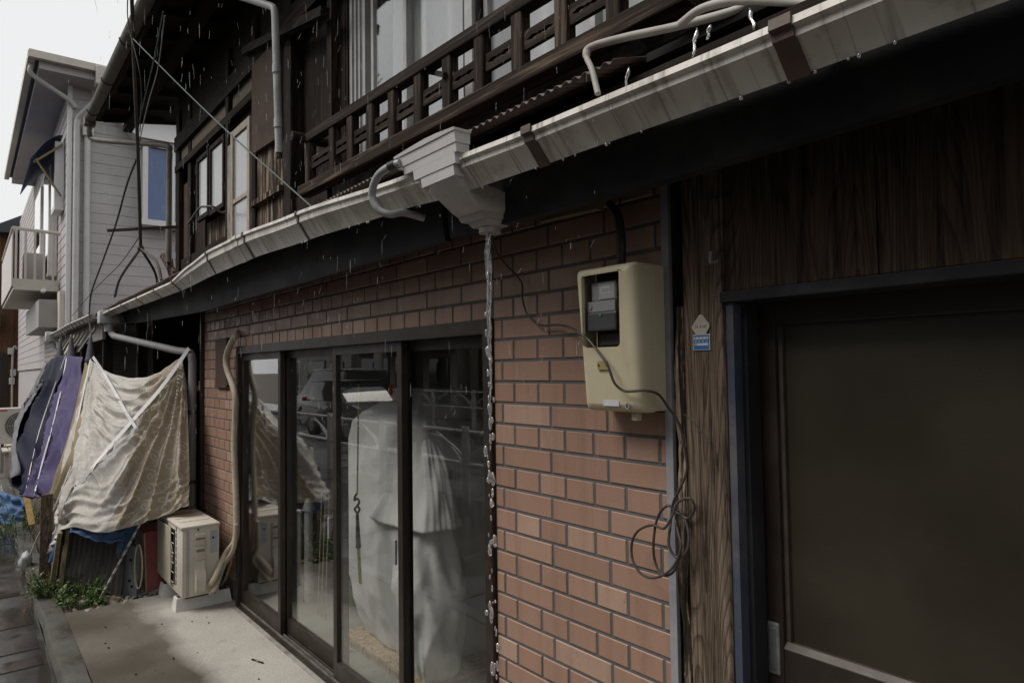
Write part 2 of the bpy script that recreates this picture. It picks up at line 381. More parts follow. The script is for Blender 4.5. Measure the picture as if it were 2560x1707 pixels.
for r in range(-14, 17):
    zc = 1.256 + r*BH - BH/2
    head = (r % 2 == 0); pit = HP if head else 2*HP; off = -1.847 if head else -1.913
    for (x0, x1, z0, z1, solo) in ((WR+.006, XR-.003, .0, 2.26, True), (WL, WR, WT, 2.2, True), (XL+.004, WL-.006, .0, 2.26, False)):
        if zc-BH/2 < z0-.03 or zc+BH/2 > z1+.05: continue
        if z0 > 1 and zc-BH/2 < WT-.012: continue
        if z0 > 1 and zc > 2.12: solo = False
        k = math.floor((x0-off)/pit)
        while off+k*pit < x1:
            a = max(x0, off+k*pit + JT/2); b = min(x1, off+(k+1)*pit - JT/2); k += 1
            if b-a < .012: continue
            me, bb = brick_mesh(b-a); c = Vector(((a+b)/2, .005+random.uniform(-.0008, .0008), zc))
            if solo and nb < 299:
                o = bpy.data.objects.new('brick', me); col.objects.link(o); o.parent = bw; o.location = c-org(house); nb += 1
                o.rotation_euler = (random.uniform(-.004, .004), 0, random.uniform(-.004, .004))
            else: small.add([p+c for p in bb.v], bb.f)
o = small.build('brick_rows', M_brick, bw); tag(o, kind='stuff')

# ---- right-hand trim, rotten post, main post, jamb
b = MB(); b.box(-1.186, -1.162, -.012, .002, -.05, 2.4); part('steel_trim', b, M_steel)
def rough_post(name, x0, x1, y0, y1, z0, z1, mat, amp, par=None):
    b = MB(); nz = int((z1-z0)/.03)
    rings = []
    for i in range(nz+1):
        z = z0+(z1-z0)*i/nz; q = []
        for (x, y) in ((x0, y1), (x0, y0+.004), (x0+.004, y0), ((x0*2+x1)/3, y0), ((x0+2*x1)/3, y0), (x1-.004, y0), (x1, y0+.004), (x1, y1)):
            j = amp*noise.noise((x*40, z*5.5, y*30)) ; j2 = amp*.7*noise.noise((x*90+9, z*19, y*30))
            q.append(Vector((x+j, y+(j2 if y < y1 else 0), z)))
        rings.append(q)
    b.loft(rings); return part(name, b, mat, par, smooth='auto')
rough_post('rotten_post', -1.158, -1.122, -.004, .06, -.05, 1.76, M_wood_rot, .014)
b = MB(); b.box(-1.16, -1.10, .045, .1, -.05, 2.4); part('dark_gap_board', b, M_black)
rough_post('wood_post', -1.112, -.990, -.02, .06, -.05, 2.3, M_wood_post, .0015)
b = MB(); b.box(-.988, -.968, -.012, .16, -.05, 1.757); part('door_jamb', b, M_navy_lt)
b = MB(); b.box(-.968, -.953, .022, .075, -.05, 1.757); part('inner_jamb', b, M_navy)
b = MB(); b.cbox(-1.0, 1.4, -.022, .1, 1.757, 1.785, .003); part('door_lintel', b, M_navy)
# boards over the door
xs = [-.990, -.62, -.23, .2, .62, 1.05, 1.4]
for a, c in zip(xs, xs[1:]):
    b = MB(); b.cbox(a+.0015, c-.0015, -.012+random.uniform(-.002, .002), .05, 1.786, 2.3, .002); part('wall_board', b, M_wood_panel)
b = MB(); b.box(1.4, 3.2, 0, .1, -.05, 2.3); part('side_wall', b, M_wood_panel)
# sliding door
m, nt = nmat('frosted_brown_pane'); n1 = noise_(nt, pos(nt, (2, 2, 90)), 1, 4); n2 = noise_(nt, pos(nt), 2.2, 5); n3 = noise_(nt, pos(nt, (9, 9, 40)), 1, 6, .7)
cr = ramp(nt, n2, [(.3, (.023, .0195, .0135)), (.7, (.041, .034, .0225))]).outputs[0]
cr = rgbmix(nt, ramp(nt, n3, [(.68, 0), (.78, .35)]).outputs[0], cr, (.09, .085, .07)); finish(nt, cr, .38, n1, .25, .0012, .4, 0, ramp(nt, n2, [(.3, .3), (.7, .48)]).outputs[0]); M_pane_brown = m
M_door = worn('door_frame', (.022, .016, .013), .3, 8, .5, .1, (.05, .04, .03), .4, spec=.3)
d = MB()
d.cbox(-.962, -.915, .085, .125, .02, 1.76, .003); d.cbox(.0, .045, .085, .125, .02, 1.76, .003)
d.cbox(-.915, .0, .0855, .1245, 1.70, 1.7595, .003); d.cbox(-.915, 0, .0855, .1245, .02, .905, .003)
dr = part('sliding_door', d, M_door)
b = MB(); b.hexa([(-.916,.086,.904),(.0,.086,.904),(.0,.112,.904),(-.916,.112,.904),(-.916,.098,.918),(.0,.098,.918),(.0,.112,.918),(-.916,.112,.918)]); part('sill_bead', b, worn('bead', (.055, .043, .035), .3, 20, .5), dr)
b = MB(); b.box(-.915, -.903, .098, .112, .918, 1.70); part('bead', b, MT['bead'], dr)
b = MB(); b.box(-.916, .001, .108, .114, .903, 1.702); part('pane', b, M_pane_brown, dr)
b = MB(); b.cbox(-.957, -.925, .080, .0895, .835, .962, .004); h_ = part('door_pull', b, worn('pull_metal', (.3, .31, .31), .2, 30, .4, .1, (.1, .1, .1), .5, metal=.6), dr)
b = MB(); b.cbox(-.950, -.932, .0775, .0815, .848, .950, .002); part('pull_recess', b, worn('pull_dark', (.17, .18, .18), .2, 30, .5, .1, metal=.5), dr)
b = MB(); b.box(.045, 1.4, .09, .13, -.02, 1.76); part('door_side_panel', b, M_door)
b = MB(); b.box(-1.0, 1.4, -.03, .14, -.03, .02); part('threshold', b, M_navy)
b = MB(); b.box(-1.0, 1.4, .15, .2, -.05, 1.8); part('dark_backing', b, M_black)

# ---- glazed shopfront: four sashes
fr = MB()
fr.cbox(WL, WL+.035, -.02, .10, -.005, WT, .003); fr.cbox(WR-.045, WR, -.02, .10, -.005, WT, .003)
fr.box(WL+.035, WR-.045, -.018, .10, WT-.055, WT-.002)
fr.box(WL+.03, WR-.03, -.03, .12, -.02, .012)
win = part('shop_window', fr, M_bronze)
b = MB(); b.box(WL+.0, WR, -.055, -.0305, -.018, .006); part('outer_sill', b, worn('sill_alu', (.3, .295, .27), .3, 9, .5, .2, (.1, .09, .07), .7), win)
for yy in (.0, .022, .05, .072):
    b = MB(); b.box(WL+.04, WR-.05, yy, yy+.006, .0125, .024); part('sill_track', b, worn('track_alu', (.26, .25, .23), .3, 14, .4, .1, (.07, .06, .05), .6, metal=.5) if 'track_alu' not in MT else MT['track_alu'], win)
S = [(-4.885, -4.135, .022), (-4.165, -3.335, .06), (-3.375, -2.65, .022), (-2.72, -2.015, .06)]
for i, (a, c, yy) in enumerate(S):
    q = MB(); w1 = .042; t = .032
    q.cbox(a, a+w1, yy-t/2, yy+t/2, .024, WT-.056, .002); q.cbox(c-w1, c, yy-t/2, yy+t/2, .024, WT-.056, .002)
    q.box(a+w1, c-w1, yy-t/2+.001, yy+t/2-.001, .024, .115); q.box(a+w1, c-w1, yy-t/2+.001, yy+t/2-.001, WT-.10, WT-.057)
    s_ = part('sash', q, M_bronze, win)
    q = MB(); q.box(a+w1-.004, c-w1+.004, yy-.0025, yy+.0025, .112, WT-.098); part('pane', q, M_glass, win)
for (px, py) in ((820, 1320), (985, 1380)):
    p = AY(px, py, -.0); q = MB(); q.cbox(p.x-.009, p.x+.009, .0, .012, p.z-.055, p.z+.055, .002); part('sash_pull', q, M_steel, win)

# ---- room behind the glass
M_room = worn('room_wall', (.12, .115, .105), .25, 2, .9, .1)
M_rfloor = worn('room_floor', (.23, .245, .215), .3, 3, .6, .2, (.1, .1, .09), .6)
b = MB(); b.box(XL, -1.12, .12, 3.6, -.12, -.02); part('room_floor', b, M_rfloor)
b = MB(); b.box(XL, -1.12, 3.5, 3.6, -.02, 2.4); part('room_back_wall', b, M_room)
b = MB(); b.box(XL-.0, XL+.06, .1, 3.5, -.02, 2.4); part('room_side_wall', b, M_room)
b = MB(); b.box(-1.18, -1.12, .12, 3.5, -.02, 2.4); part('room_partition', b, M_room)
b = MB(); b.box(XL, -1.12, .1, 3.6, 2.38, 2.44); part('room_ceiling', b, M_room)

# ---- porch at the left end
M_porch = wood('porch_wood', (.006, .005, .004), (.02, .015, .012), (.045, .034, .026), 'z')
for k in range(14):
    b = MB(); x0 = -8.3+k*.178; b.box(x0, x0+.174, 1.3+random.uniform(0, .006), 1.34, -.05, 2.3); part('porch_board', b, M_porch)
b = MB(); b.box(-5.88, XL-.002, -.01, 1.3, -.05, 2.3); part('porch_side_wall', b, M_wood_dark)
b = MB(); b.box(XL-.03, XL+.0, -.03, .0, -.05, 2.2); part('corner_strip', b, M_bronze)
b = MB(); b.box(-8.35, -8.25, .1, 1.3, -.05, 2.3); part('porch_end_wall', b, M_porch)
b = MB(); b.box(-7.9, -6.1, .35, .8, 1.42, 1.47); part('porch_shelf', b, wood('shelf_wood', (.07, .03, .015), (.16, .07, .035), (.2, .1, .05), 'x'))
b = MB(); b.box(-7.95, -7.85, -.12, -.03, -.05, 2.2); part('porch_post', b, M_wood_dark)

# ---- fascia, soffit
FZ = [(1.6, 2.046), (-.3, 2.046), (-1.0, 2.035), (-1.9, 2.042), (-3.4, 2.036), (-5.0, 2.031), (-6.6, 2.07), (-8.35, 2.13)]
def strip_along(mb, xs, sect):
    mb.loft([[Vector(p) for p in sect(x)] for x in xs]); return mb
xs = [1.6-i*.1 for i in range(36)]
def fsec(x, d=0.0):
    z = lerpt(FZ, x); j = .003*noise.noise((x*3, 0, 5))
    return [(x, -.215-d, z+j), (x, -.223-d+j, z+.05), (x, -.228-d, z+.14), (x, -.232-d, z+.26), (x, -.19, z+.26), (x, -.19, z+j)]
f = MB(); strip_along(f, [1.6-i*.07 for i in range(51)], lambda x: fsec(x, .012)); part('fascia', f, M_navy, smooth='auto')
f = MB(); strip_along(f, [-1.95-i*.1 for i in range(65)], fsec); part('fascia', f, M_navy, smooth='auto')
b = MB(); p = AY(300, 812, -.23); b.hexa([(-8.37,-.26,2.125),(-8.352,-.26,2.125),(-8.352,-.06,2.13),(-8.37,-.06,2.13),(-8.37,-.30,2.3),(-8.352,-.30,2.3),(-8.352,-.06,2.36),(-8.37,-.06,2.36)]); part('fascia_end', b, M_wood_pale)
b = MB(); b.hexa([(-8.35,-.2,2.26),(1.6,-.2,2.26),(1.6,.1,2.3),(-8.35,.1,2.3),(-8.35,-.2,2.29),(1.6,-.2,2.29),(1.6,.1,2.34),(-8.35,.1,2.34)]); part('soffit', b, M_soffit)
b = MB(); b.box(-8.3, -5.8, .1, 1.35, 2.3, 2.34); part('porch_ceiling', b, M_soffit)
# small bare batten and a chip of pale wood under the eave by the meter
a_ = AY(1355, 548, -.12); c_ = AY(1500, 515, -.12); b = MB(); b.bar(a_, c_, .03, .02); part('batten', b, worn('batten_wood', (.16, .12, .06), .3, 9, .7))

# ---- corrugated sheet roof of the eave
M_corr = worn('rusty_corrugated', (.055, .032, .026), .5, 6, .6, .2, (.2, .185, .16), .6, fine=40)
cr_ = MB(); P_ = .032; nx = int(7.3/P_*7)
def corr(u, v):
    x = -1.02-u*7.3; y = -.37+.7*v; return Vector((x, y+.008*noise.noise((x*2, 0, 0)), 2.287+.0*x+.33*(y+.37)+.0055*sin(2*pi*x/P_)*(1+.3*noise.noise((x*3, 0, 4)))+.006*noise.noise((x*.9, 2, 0))))
cr_.grid(corr, nx, 3); part('corrugated_roof', cr_, M_corr, smooth=True, solid=.0015)
b = MB(); b.hexa([(-1.0,-.28,2.30),(1.5,-.28,2.30),(1.5,.3,2.5),(-1.0,.3,2.5),(-1.0,-.28,2.32),(1.5,-.28,2.32),(1.5,.3,2.52),(-1.0,.3,2.52)]); part('sheet_roof', b, M_black)
b = MB(); b.box(-8.3, 1.5, -.30, -.26, 2.235, 2.268); part('roof_batten', b, M_wood_rail)

# ---- gutter
def gutter_mat():
    m, nt = nmat('gutter_pvc'); 
    n1 = noise_(nt, pos(nt, (8, 1.2, 1.2)), 1.0, 4, .6); n2 = noise_(nt, pos(nt, (45, 3, 3)), 1.0, 3); n3 = noise_(nt, pos(nt), 60, 4)
    cr = ramp(nt, n1, [(.3, (.44, .415, .37)), (.46, (.57, .545, .505)), (.56, (.64, .62, .585)), (.72, (.7, .685, .655))]).outputs[0]
    drip = N(nt, 'TexNoise'); drip.inputs['Scale'].default_value = 1; drip.inputs['Detail'].default_value = 2; drip.inputs['Distortion'].default_value = .25
    L(nt, pos(nt, (20, .8, .8)), drip.inputs['Vector'])
    a = math_(nt, 'ABSOLUTE', math_(nt, 'SUBTRACT', drip.outputs[0], .52))
    ln = ramp(nt, a, [(.0, .7), (.035, 0)]).outputs[0]
    cr = rgbmix(nt, math_(nt, 'MULTIPLY', ln, ramp(nt, n2, [(.3, .3), (.6, 1)]).outputs[0]), cr, (.15, .13, .105))
    mo = ramp(nt, noise_(nt, pos(nt, (3, 3, 3)), 4, 7, .7), [(.53, 0), (.7, .7)]).outputs[0]
    cr = rgbmix(nt, mo, cr, (.22, .21, .16))
    finish(nt, cr, .42, n3, .06, .002, .45); return m
M_gut = gutter_mat()
M_hopper = worn('hopper_pvc', (.52, .51, .51), .14, 5, .42, .05, (.3, .28, .25), .5, spec=.45)
LIP = [(1.4, 2.176), (-.66, 2.184), (-1.25, 2.192), (-1.58, 2.201), (-1.81, 2.213), (-2.8, 2.271), (-3.5, 2.300), (-4.1, 2.303), (-4.55, 2.272), (-5.05, 2.222), (-5.6, 2.224), (-7, 2.228), (-8.1, 2.226)]
BOT = [(1.4, 2.10), (-.54, 2.104), (-1.22, 2.111), (-1.69, 2.118), (-1.95, 2.134), (-2.83, 2.161), (-3.45, 2.179), (-4.2, 2.176), (-4.92, 2.160), (-5.4, 2.163), (-7.8, 2.185), (-8.1, 2.187)]
def gsec(x, e=0.0, back=None):
    l = lerpt(LIP, x); b_ = lerpt(BOT, x); h = l-b_; q = .0012*noise.noise((x*5, 0, 0))
    return [(x, -.422-e, l+e), (x, -.424-e, l-.014), (x, -.414-e, l-.018), (x, -.412-e+q, b_+h*.60), (x, -.404-e, b_+h*.56), (x, -.364-e*.5, b_-e), (x, -.295, b_+.042-e), (x, -.272, l+.005+e)]
def gut(x0, x1, name='gutter'):
    n = max(2, int((x0-x1)/.06)); b = MB(); R = []
    for i in range(n+1):
        x = x0+(x1-x0)*i/n; o_ = gsec(x); ins = [(x, y+.004 if k < 5 else y, z+.004 if k > 3 else z) for k, (_, y, z) in enumerate(o_)]
        ins[0] = (x, o_[0][1]+.007, o_[0][2]-.0005); ins[6] = (x, o_[6][1]-.004, o_[6][2]+.004); ins[7] = (x, o_[7][1]-.004, o_[7][2])
        R.append([Vector(p) for p in o_] + [Vector(p) for p in reversed(ins)])
    b.loft(R); return part(name, b, M_gut, smooth='auto')
gA = gut(1.4, -1.622); gB = gut(-1.69, -8.08)
def strap(x, wd, th, mat, par, name='gutter_bracket'):
    b = MB(); R = []
    for dx in (-wd/2, wd/2):
        s_ = gsec(x+dx, th); inn = gsec(x+dx, .0005)
        R.append([Vector(p) for p in s_] + [Vector(p) for p in reversed(inn)])
    b.loft(R); b.bar((x, -.40, lerpt(LIP, x)+.003), (x, -.27, lerpt(LIP, x)+.01), wd, .003); return part(name, b, mat, par, smooth='auto')
M_strap = worn('brown_strap', (.075, .05, .04), .4, 14, .55, .2, (.16, .07, .04), .6)
strap(-1.262, .036, .006, M_strap, gA); strap(-.592, .04, .006, M_strap, gA); strap(.3, .04, .006, M_strap, gA)
M_wire = worn('dark_bracket', (.05, .045, .04), .3, 14, .5, .1)
for x in (-2.77, -3.48, -4.15, -4.98, -5.55, -6.2, -6.9, -7.55): strap(x, .018, .004, M_wire, gB)
# joint sleeves of the gutter
for x in (-3.62,): strap(x, .07, .004, M_gut, gB, 'gutter_joint')

# ---- rainwater hopper
hp = MB()
def ring(x0, x1, y0, y1, z): return [Vector((x0, y0, z)), Vector((x1, y0, z)), Vector((x1, y1, z)), Vector((x0, y1, z))]
def hopper():
    # stepped front collar, peaked in the middle
    def slab(x0, x1, z0, z1, y0, ys, pk):
        xm = (x0+x1)/2+.02; R = []
        for x, dz in ((x0, 0), (xm-.06, pk*.8), (xm, pk), (xm+.06, pk*.8), (x1, 0)): R.append([Vector((x, y0, z0)), Vector((x, y0-ys, z1+dz)), Vector((x, -.395, z1+dz)), Vector((x, -.395, z0))])
        hp.loft(R)
    slab(-1.872, -1.543, 2.232, 2.266, -.444, .006, .006); slab(-1.877, -1.538, 2.2625, 2.2695, -.452, .002, .008)
    slab(-1.838, -1.548, 2.207, 2.2335, -.438, .004, 0); slab(-1.785, -1.560, 2.178, 2.2085, -.434, .004, 0); slab(-1.750, -1.575, 2.148, 2.1795, -.428, .004, 0)
    # sloping body under the gutter
    R = []
    for (z, x0, x1, y0, y1) in ((2.1485, -1.738, -1.586, -.426, -.34), (2.126, -1.738, -1.588, -.404, -.22), (2.112, -1.737, -1.589, -.388, -.2), (2.08, -1.735, -1.592, -.345, -.195), (2.068, -1.728, -1.60, -.328, -.195)):
        c = .016; R.append([Vector((x0+c, y0, z)), Vector((x1-c, y0, z)), Vector((x1, y0+c, z)), Vector((x1, y1, z)), Vector((x0, y1, z)), Vector((x0, y0+c, z))])
    hp.loft(R)
    hp.loft([ring(-1.728, -1.603, -.312, -.196, 2.0675), ring(-1.722, -1.608, -.304, -.2, 2.052)])
    hp.loft([ring(-1.715, -1.615, -.285, -.196, 2.0515), ring(-1.705, -1.625, -.275, -.2, 2.036)])
    hp.tube([(-1.665, -.237, 2.0355), (-1.665, -.237, 2.018)], .034, 20)
    return part('rain_hopper', hp, M_hopper, gA, smooth='auto')
hopper()
# pale conduit that leaves the hopper collar and swings under the gutter
pts = [AY(1000, 408, -.45), AY(978, 415, -.462), AY(945, 440, -.468), AY(930, 485, -.465), AY(945, 522, -.45), AY(975, 536, -.42), AY(1010, 532, -.37), AY(1060, 545, -.30)]
b = MB(); b.tube(spl(pts, 8), .0125, 12); cond = part('overflow_hose', b, worn('grey_hose', (.3, .31, .32), .15, 12, .4, .05), smooth='auto')
pp = spl(pts, 8); b = MB(); b.tube([pp[4], pp[9]], .0145, 12); part('hose_clip', b, plain('clip_rubber', (.02, .025, .025), .5), cond, smooth='auto')
# ================================================================== UPPER FLOOR
UX0 = -6.72
# backing wall with openings (boards)
def boards(x0, x1, z0, z1, y, w=.17, mat=None, name='wall_board', th=.02):
    x = x0
    while x < x1-.01:
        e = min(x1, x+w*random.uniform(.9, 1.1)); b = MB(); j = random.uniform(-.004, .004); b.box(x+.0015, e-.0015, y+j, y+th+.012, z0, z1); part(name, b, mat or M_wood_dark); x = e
b = MB(); b.box(UX0, 1.5, .34, .4, 2.3, 4.25); part('upper_back_wall', b, M_room)
b = MB(); b.box(UX0, UX0+.03, .02, 3.0, 2.3, 4.0); part('upper_end_wall', b, M_wood_dark)
b = MB(); b.box(UX0, 1.5, .03, .34, 2.36, 2.40); part('upper_floor_edge', b, M_wood_dark)
# left bay: posts
for (x0, x1, y0) in ((-6.72, -6.60, -.02), (-6.33, -6.24, -.01), (-5.16, -5.09, -.03), (-4.56, -4.50, -.03), (-3.99, -3.87, -.03), (-1.02, -.9, -.02)):
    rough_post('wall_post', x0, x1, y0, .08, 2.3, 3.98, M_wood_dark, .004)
b = MB(); b.cbox(-5.088, -4.985, -.035, .02, 2.3, 3.24, .004); part('pale_post', b, worn('pale_post', (.3, .285, .25), .3, 8, .7, .3, (.08, .06, .045), .8))
# tan plaster panels under the eave, head beam, lintel
for (x0, x1) in ((-6.59, -6.34), (-6.23, -5.18), (-5.08, -4.57)):
    b = MB(); b.box(x0, x1, .0, .04, 3.49, 3.62); part('plaster_panel', b, M_plaster)
b = MB(); b.box(UX0, 1.5, -.035, .06, 3.622, 3.75); part('head_beam', b, M_wood_rail)
b = MB(); b.box(UX0, 1.5, .0, .05, 3.752, 4.3); part('frieze_board', b, M_soffit)
b = MB(); b.box(UX0, -4.50, -.03, .06, 3.43, 3.488); part('lintel', b, M_wood_rail)
b = MB(); b.box(UX0, -4.57, .02, .08, 3.30, 3.429); part('dark_header', b, M_porch)
# windows of the left bay
M_frost = worn('frosted_glass', (.40, .41, .42), .12, 3, .2, .02, spec=.6)
M_cream = worn('cream_sash', (.38, .34, .27), .2, 9, .6, .15, (.12, .09, .06), .6)
def sash(name, x0, x1, z0, z1, y, w_, mat, glass, mid=None, th=.03):
    f = MB(); f.box(x0, x0+w_, y, y+th, z0, z1); f.box(x1-w_, x1, y, y+th, z0, z1)
    f.box(x0+w_, x1-w_, y+.001, y+th-.001, z0, z0+w_); f.box(x0+w_, x1-w_, y+.001, y+th-.001, z1-w_, z1)
    for q in (mid or []): f.box(x0+w_, x1-w_, y+.002, y+th-.002, q-.014, q+.014)
    o = part(name, f, mat)
    g_ = MB(); g_.box(x0+w_-.004, x1-w_+.004, y+th/2-.002, y+th/2+.002, z0+w_-.004, z1-w_+.004); part('pane', g_, glass, o); return o
sash('upper_window', -5.90, -5.555, 2.83, 3.35, -.045, .035, M_wood_dark, M_frost)
sash('upper_window', -5.55, -5.165, 2.82, 3.36, -.04, .035, M_wood_dark, M_frost)
sash('upper_window', -4.98, -4.565, 2.32, 3.31, -.045, .05, M_cream, M_frost, (2.80,))
boards(-6.23, -5.90, 2.3, 3.30, .03); boards(-5.90, -5.18, 2.3, 2.83, .04, .12, M_wood_rot)
b = MB(); b.box(-6.59, -6.34, .02, .05, 2.3, 3.49); part('wall_board', b, M_tobukuro)
boards(-6.34, -6.23, 2.3, 3.49, .02)
# shutter box (rusty sheet above rotten boards)
b = MB(); b.hexa([(-4.50,-.05,3.03),(-3.99,-.05,3.01),(-3.99,.0,3.01),(-4.50,.0,3.03),(-4.50,-.05,3.62),(-3.99,-.05,3.62),(-3.99,.0,3.62),(-4.50,.0,3.62)]); part('shutter_box', b, M_tobukuro)
boards(-4.49, -4.0, 2.3, 3.03, -.02, .05, M_wood_rot, 'shutter_slat', .012)
b = MB(); b.box(-4.52, -3.98, -.055, .0, 2.68, 2.715); part('shutter_rail', b, M_wood_rot)
boards(-3.87, -3.27, 2.3, 3.62, .05, .2); 
b = MB(); b.box(-3.42, -3.36, -.0, .05, 2.3, 3.7); part('thin_post', b, M_wood_bal)
b = MB(); b.bar((-4.6, -.06, 3.75), (-3.3, -.06, 3.47), .05, .05); part('brace', b, M_wood_rail)
# big aluminium window behind the railing
M_alu = worn('aluminium_frame', (.42, .42, .42), .12, 10, .4, .04, (.2, .19, .18), .4, metal=.3)
f = MB(); f.box(-3.27, -3.09, .06, .10, 2.42, 3.62); f.box(-3.05, .5, .06, .10, 3.55, 3.62); f.box(-3.09, .5, .06, .10, 2.42, 2.47)
uw = part('large_window', f, M_alu)
for k, x in enumerate((-3.225, -3.18, -3.135)):
    q = MB(); q.box(x-.006, x+.006, .05, .0605, 2.44, 3.6); part('window_track', q, M_alu, uw)
for (x0, x1, y) in ((-3.05, -2.70, .085), (-2.74, -2.20, .115), (-2.10, -1.5, .085), (-1.54, -.95, .115)):
    f = MB(); w_ = .025; f.box(x0, x0+w_, y-.012, y+.012, 2.47, 3.55); f.box(x1-w_, x1, y-.012, y+.012, 2.47, 3.55); f.box(x0+w_, x1-w_, y-.011, y+.011, 2.47, 2.5); f.box(x0+w_, x1-w_, y-.011, y+.011, 3.52, 3.55)
    part('window_sash', f, M_alu, uw); q = MB(); q.box(x0+w_-.003, x1-w_+.003, y-.002, y+.002, 2.497, 3.523); part('pane', q, M_glass_up, uw)
q = MB(); q.box(-2.21, -2.11, .05, .12, 2.42, 3.62); part('window_post', q, M_bronze, uw)
q = MB(); q.box(-2.17, -2.12, .03, .0495, 2.42, 3.62); part('window_track', q, M_alu, uw)
M_curtain = worn('curtain', (.62, .62, .63), .08, 4, .85, .1)
cu = MB()
def curt(u, v):
    x = -3.04+u*2.1; z = 2.45+v*1.12; return Vector((x, .21+.025*sin(x*38+3*noise.noise((x*3, 0, 0)))+.012*noise.noise((x*8, z*1.5, 0)), z))
cu.grid(curt, 160, 6); part('curtain', cu, M_curtain, uw, smooth=True, solid=.002)
# brown stick bars inside window of the right bay
# ---- railing
RY = -.10
def rz(x): return 2.802+(x+1.668)*(-.026)
rl = MB(); rl.cbox(-3.46, -1.0, RY-.026, RY+.026, 0, .05, .006)
for v in rl.v: v.z += rz(v.x)-.05
rail = part('railing', rl, M_wood_rail)
b = MB(); b.tube([(-3.43, RY-.09, rz(-3.43)-.022), (-3.43, RY+.14, rz(-3.43)-.022)], .026, 10); part('rail_end', b, M_wood_rail, rail, smooth='auto')
def bz(x): return 2.497+(x+1.083)*(-.0125)
b = MB(); b.cbox(-3.5, -1.0, RY-.035, RY+.035, 0, .055, .006)
for v in b.v: v.z += bz(v.x)+.004*noise.noise((v.x*4, v.y*9, 0))
part('bottom_rail', b, M_wood_rot if False else wood('wood_sill', (.01, .007, .0055), (.03, .021, .016), (.15, .11, .078), 'x', .7, .8, .8), rail)
b = MB(); b.box(-3.44, -1.0, RY+.06, RY+.1, 2.36, 2.47); part('bracket_beam', b, M_soffit, rail)
bx = [-3.40, -3.10, -2.90, -2.698, -2.502, -2.29, -2.083, -1.878, -1.67, -1.46, -1.25, -1.05]
for x in bx:
    rough_post('baluster', x-.027, x+.027, RY-.02, RY+.02, bz(x)+.05, rz(x)-.052, M_wood_bal, .0015, rail)
for a, c in zip(bx, bx[1:]):
    zm = (bz((a+c)/2)+rz((a+c)/2))/2 + .0; w_ = c-a-.054; x0 = a+.027
    # carved middle board: two rails with spindle-shaped slots between
    b = MB(); n = 14; zt = [(.0, .012)]
    for s_ in (-1, 1):
        R = []
        for i in range(n+1):
            t = i/n; u_ = abs(t-.5)*2
            gap = .0075*max(0, sin(pi*min(1, abs(t-.28)/.19)*.5+pi*.5)) if abs(t-.28) < .19 else (.0075*cos(pi/2*abs(t-.72)/.19) if abs(t-.72) < .19 else 0)
            if abs(t-.5) < .03: gap = .006
            x = x0+w_*t; zi = zm+s_*max(.0003, gap); zo = zm+s_*.031
            R.append([Vector((x, RY-.008, zi)), Vector((x, RY-.008, zo)), Vector((x, RY+.008, zo)), Vector((x, RY+.008, zi))])
        b.loft(R)
    part('carved_board', b, M_wood_rail, rail)
# loose diagonal stick caught in the railing
a_ = AY(1065, 178, RY+.06); c_ = AY(1112, 188, RY-.03); b = MB(); b.bar(a_, c_, .014, .02); part('loose_stick', b, M_wood_rail, rail)

# ---- deep eave of the main roof
EY, EZ = -.49, 4.19
def rake(y): return EZ + .16*(y-EY)
b = MB(); b.hexa([(-7.9,EY,EZ-.0),(1.6,EY,EZ),(1.6,.3,rake(.3)),(-7.9,.3,rake(.3)),(-7.9,EY,EZ+.09),(1.6,EY,EZ+.09),(1.6,.3,rake(.3)+.12),(-7.9,.3,rake(.3)+.12)])
roof = part('main_roof', b, M_soffit)
for k in range(22):
    x = -7.82+k*.43; b = MB(); b.bar((x, EY+.04, EZ-.024), (x, .1, rake(.1)-.024), .045, .05); part('rafter', b, M_soffit, roof)
b = MB(); b.box(-7.9, 1.6, EY-.015, EY+.02, EZ-.03, EZ+.1); part('eave_board', b, M_wood_rail, roof)
b = MB(); b.box(-7.94, 1.6, -.26, -.18, rake(-.22)-.12, rake(-.22)-.052); part('purlin', b, M_soffit, roof)
b = MB(); b.bar((-7.92, EY, EZ+.045), (-7.92, .3, rake(.3)+.045), .03, .13); part('verge_board', b, M_wood_rail, roof)
M_egut = worn('weathered_gutter', (.165, .155, .125), .3, 7, .6, .1, (.07, .07, .045), .7)
# half-round eave gutter
def half(x):
    q = []
    for i in range(9): a = pi+pi*i/8; q.append(Vector((x, EY-.06+.052*cos(a), EZ+.01+.052*sin(a))))
    for i in range(9): a = 2*pi-pi*i/8; q.append(Vector((x, EY-.06+.047*cos(a), EZ+.01+.047*sin(a))))
    return q
b = MB(); b.loft([half(-7.96+.4*i) for i in range(25)]); eg = part('eave_gutter', b, M_egut, roof, smooth='auto')
for k in range(10):
    x = -7.7+k*.9; b = MB(); b.tube([(x, EY-.06+.056*cos(a), EZ+.01+.056*sin(a)) for a in [pi+pi*i/8 for i in range(9)]], .005, 6); part('gutter_hook', b, M_wire, eg)
b = MB(); b.cbox(-8.02, -7.92, EY-.11, EY-.01, EZ-.07, EZ+.03, .008); part('eave_hopper', b, M_egut, eg)
pp = [(-7.97, EY-.06, EZ-.07), (-7.97, EY-.06, EZ-.14), (-7.9, EY+.0, EZ-.22), (-6.88, -.10, 3.72), (-6.79, -.06, 3.64), (-6.79, -.06, 3.5), (-6.79, -.06, 2.62)]
b = MB(); b.tube(spl(pp, 5), .026, 12); part('eave_downpipe', b, worn('pipe_greybrown', (.2, .185, .16), .25, 8, .55, .1, (.09, .07, .05), .6), smooth='auto')
b = MB(); b.bar((-6.9, -.08, 2.70), (-6.6, .02, 2.33), .05, .05); b.bar((-6.84, -.05, 2.66), (-6.74, .0, 2.3), .05, .04); part('corner_stub', b, M_wood_rot)
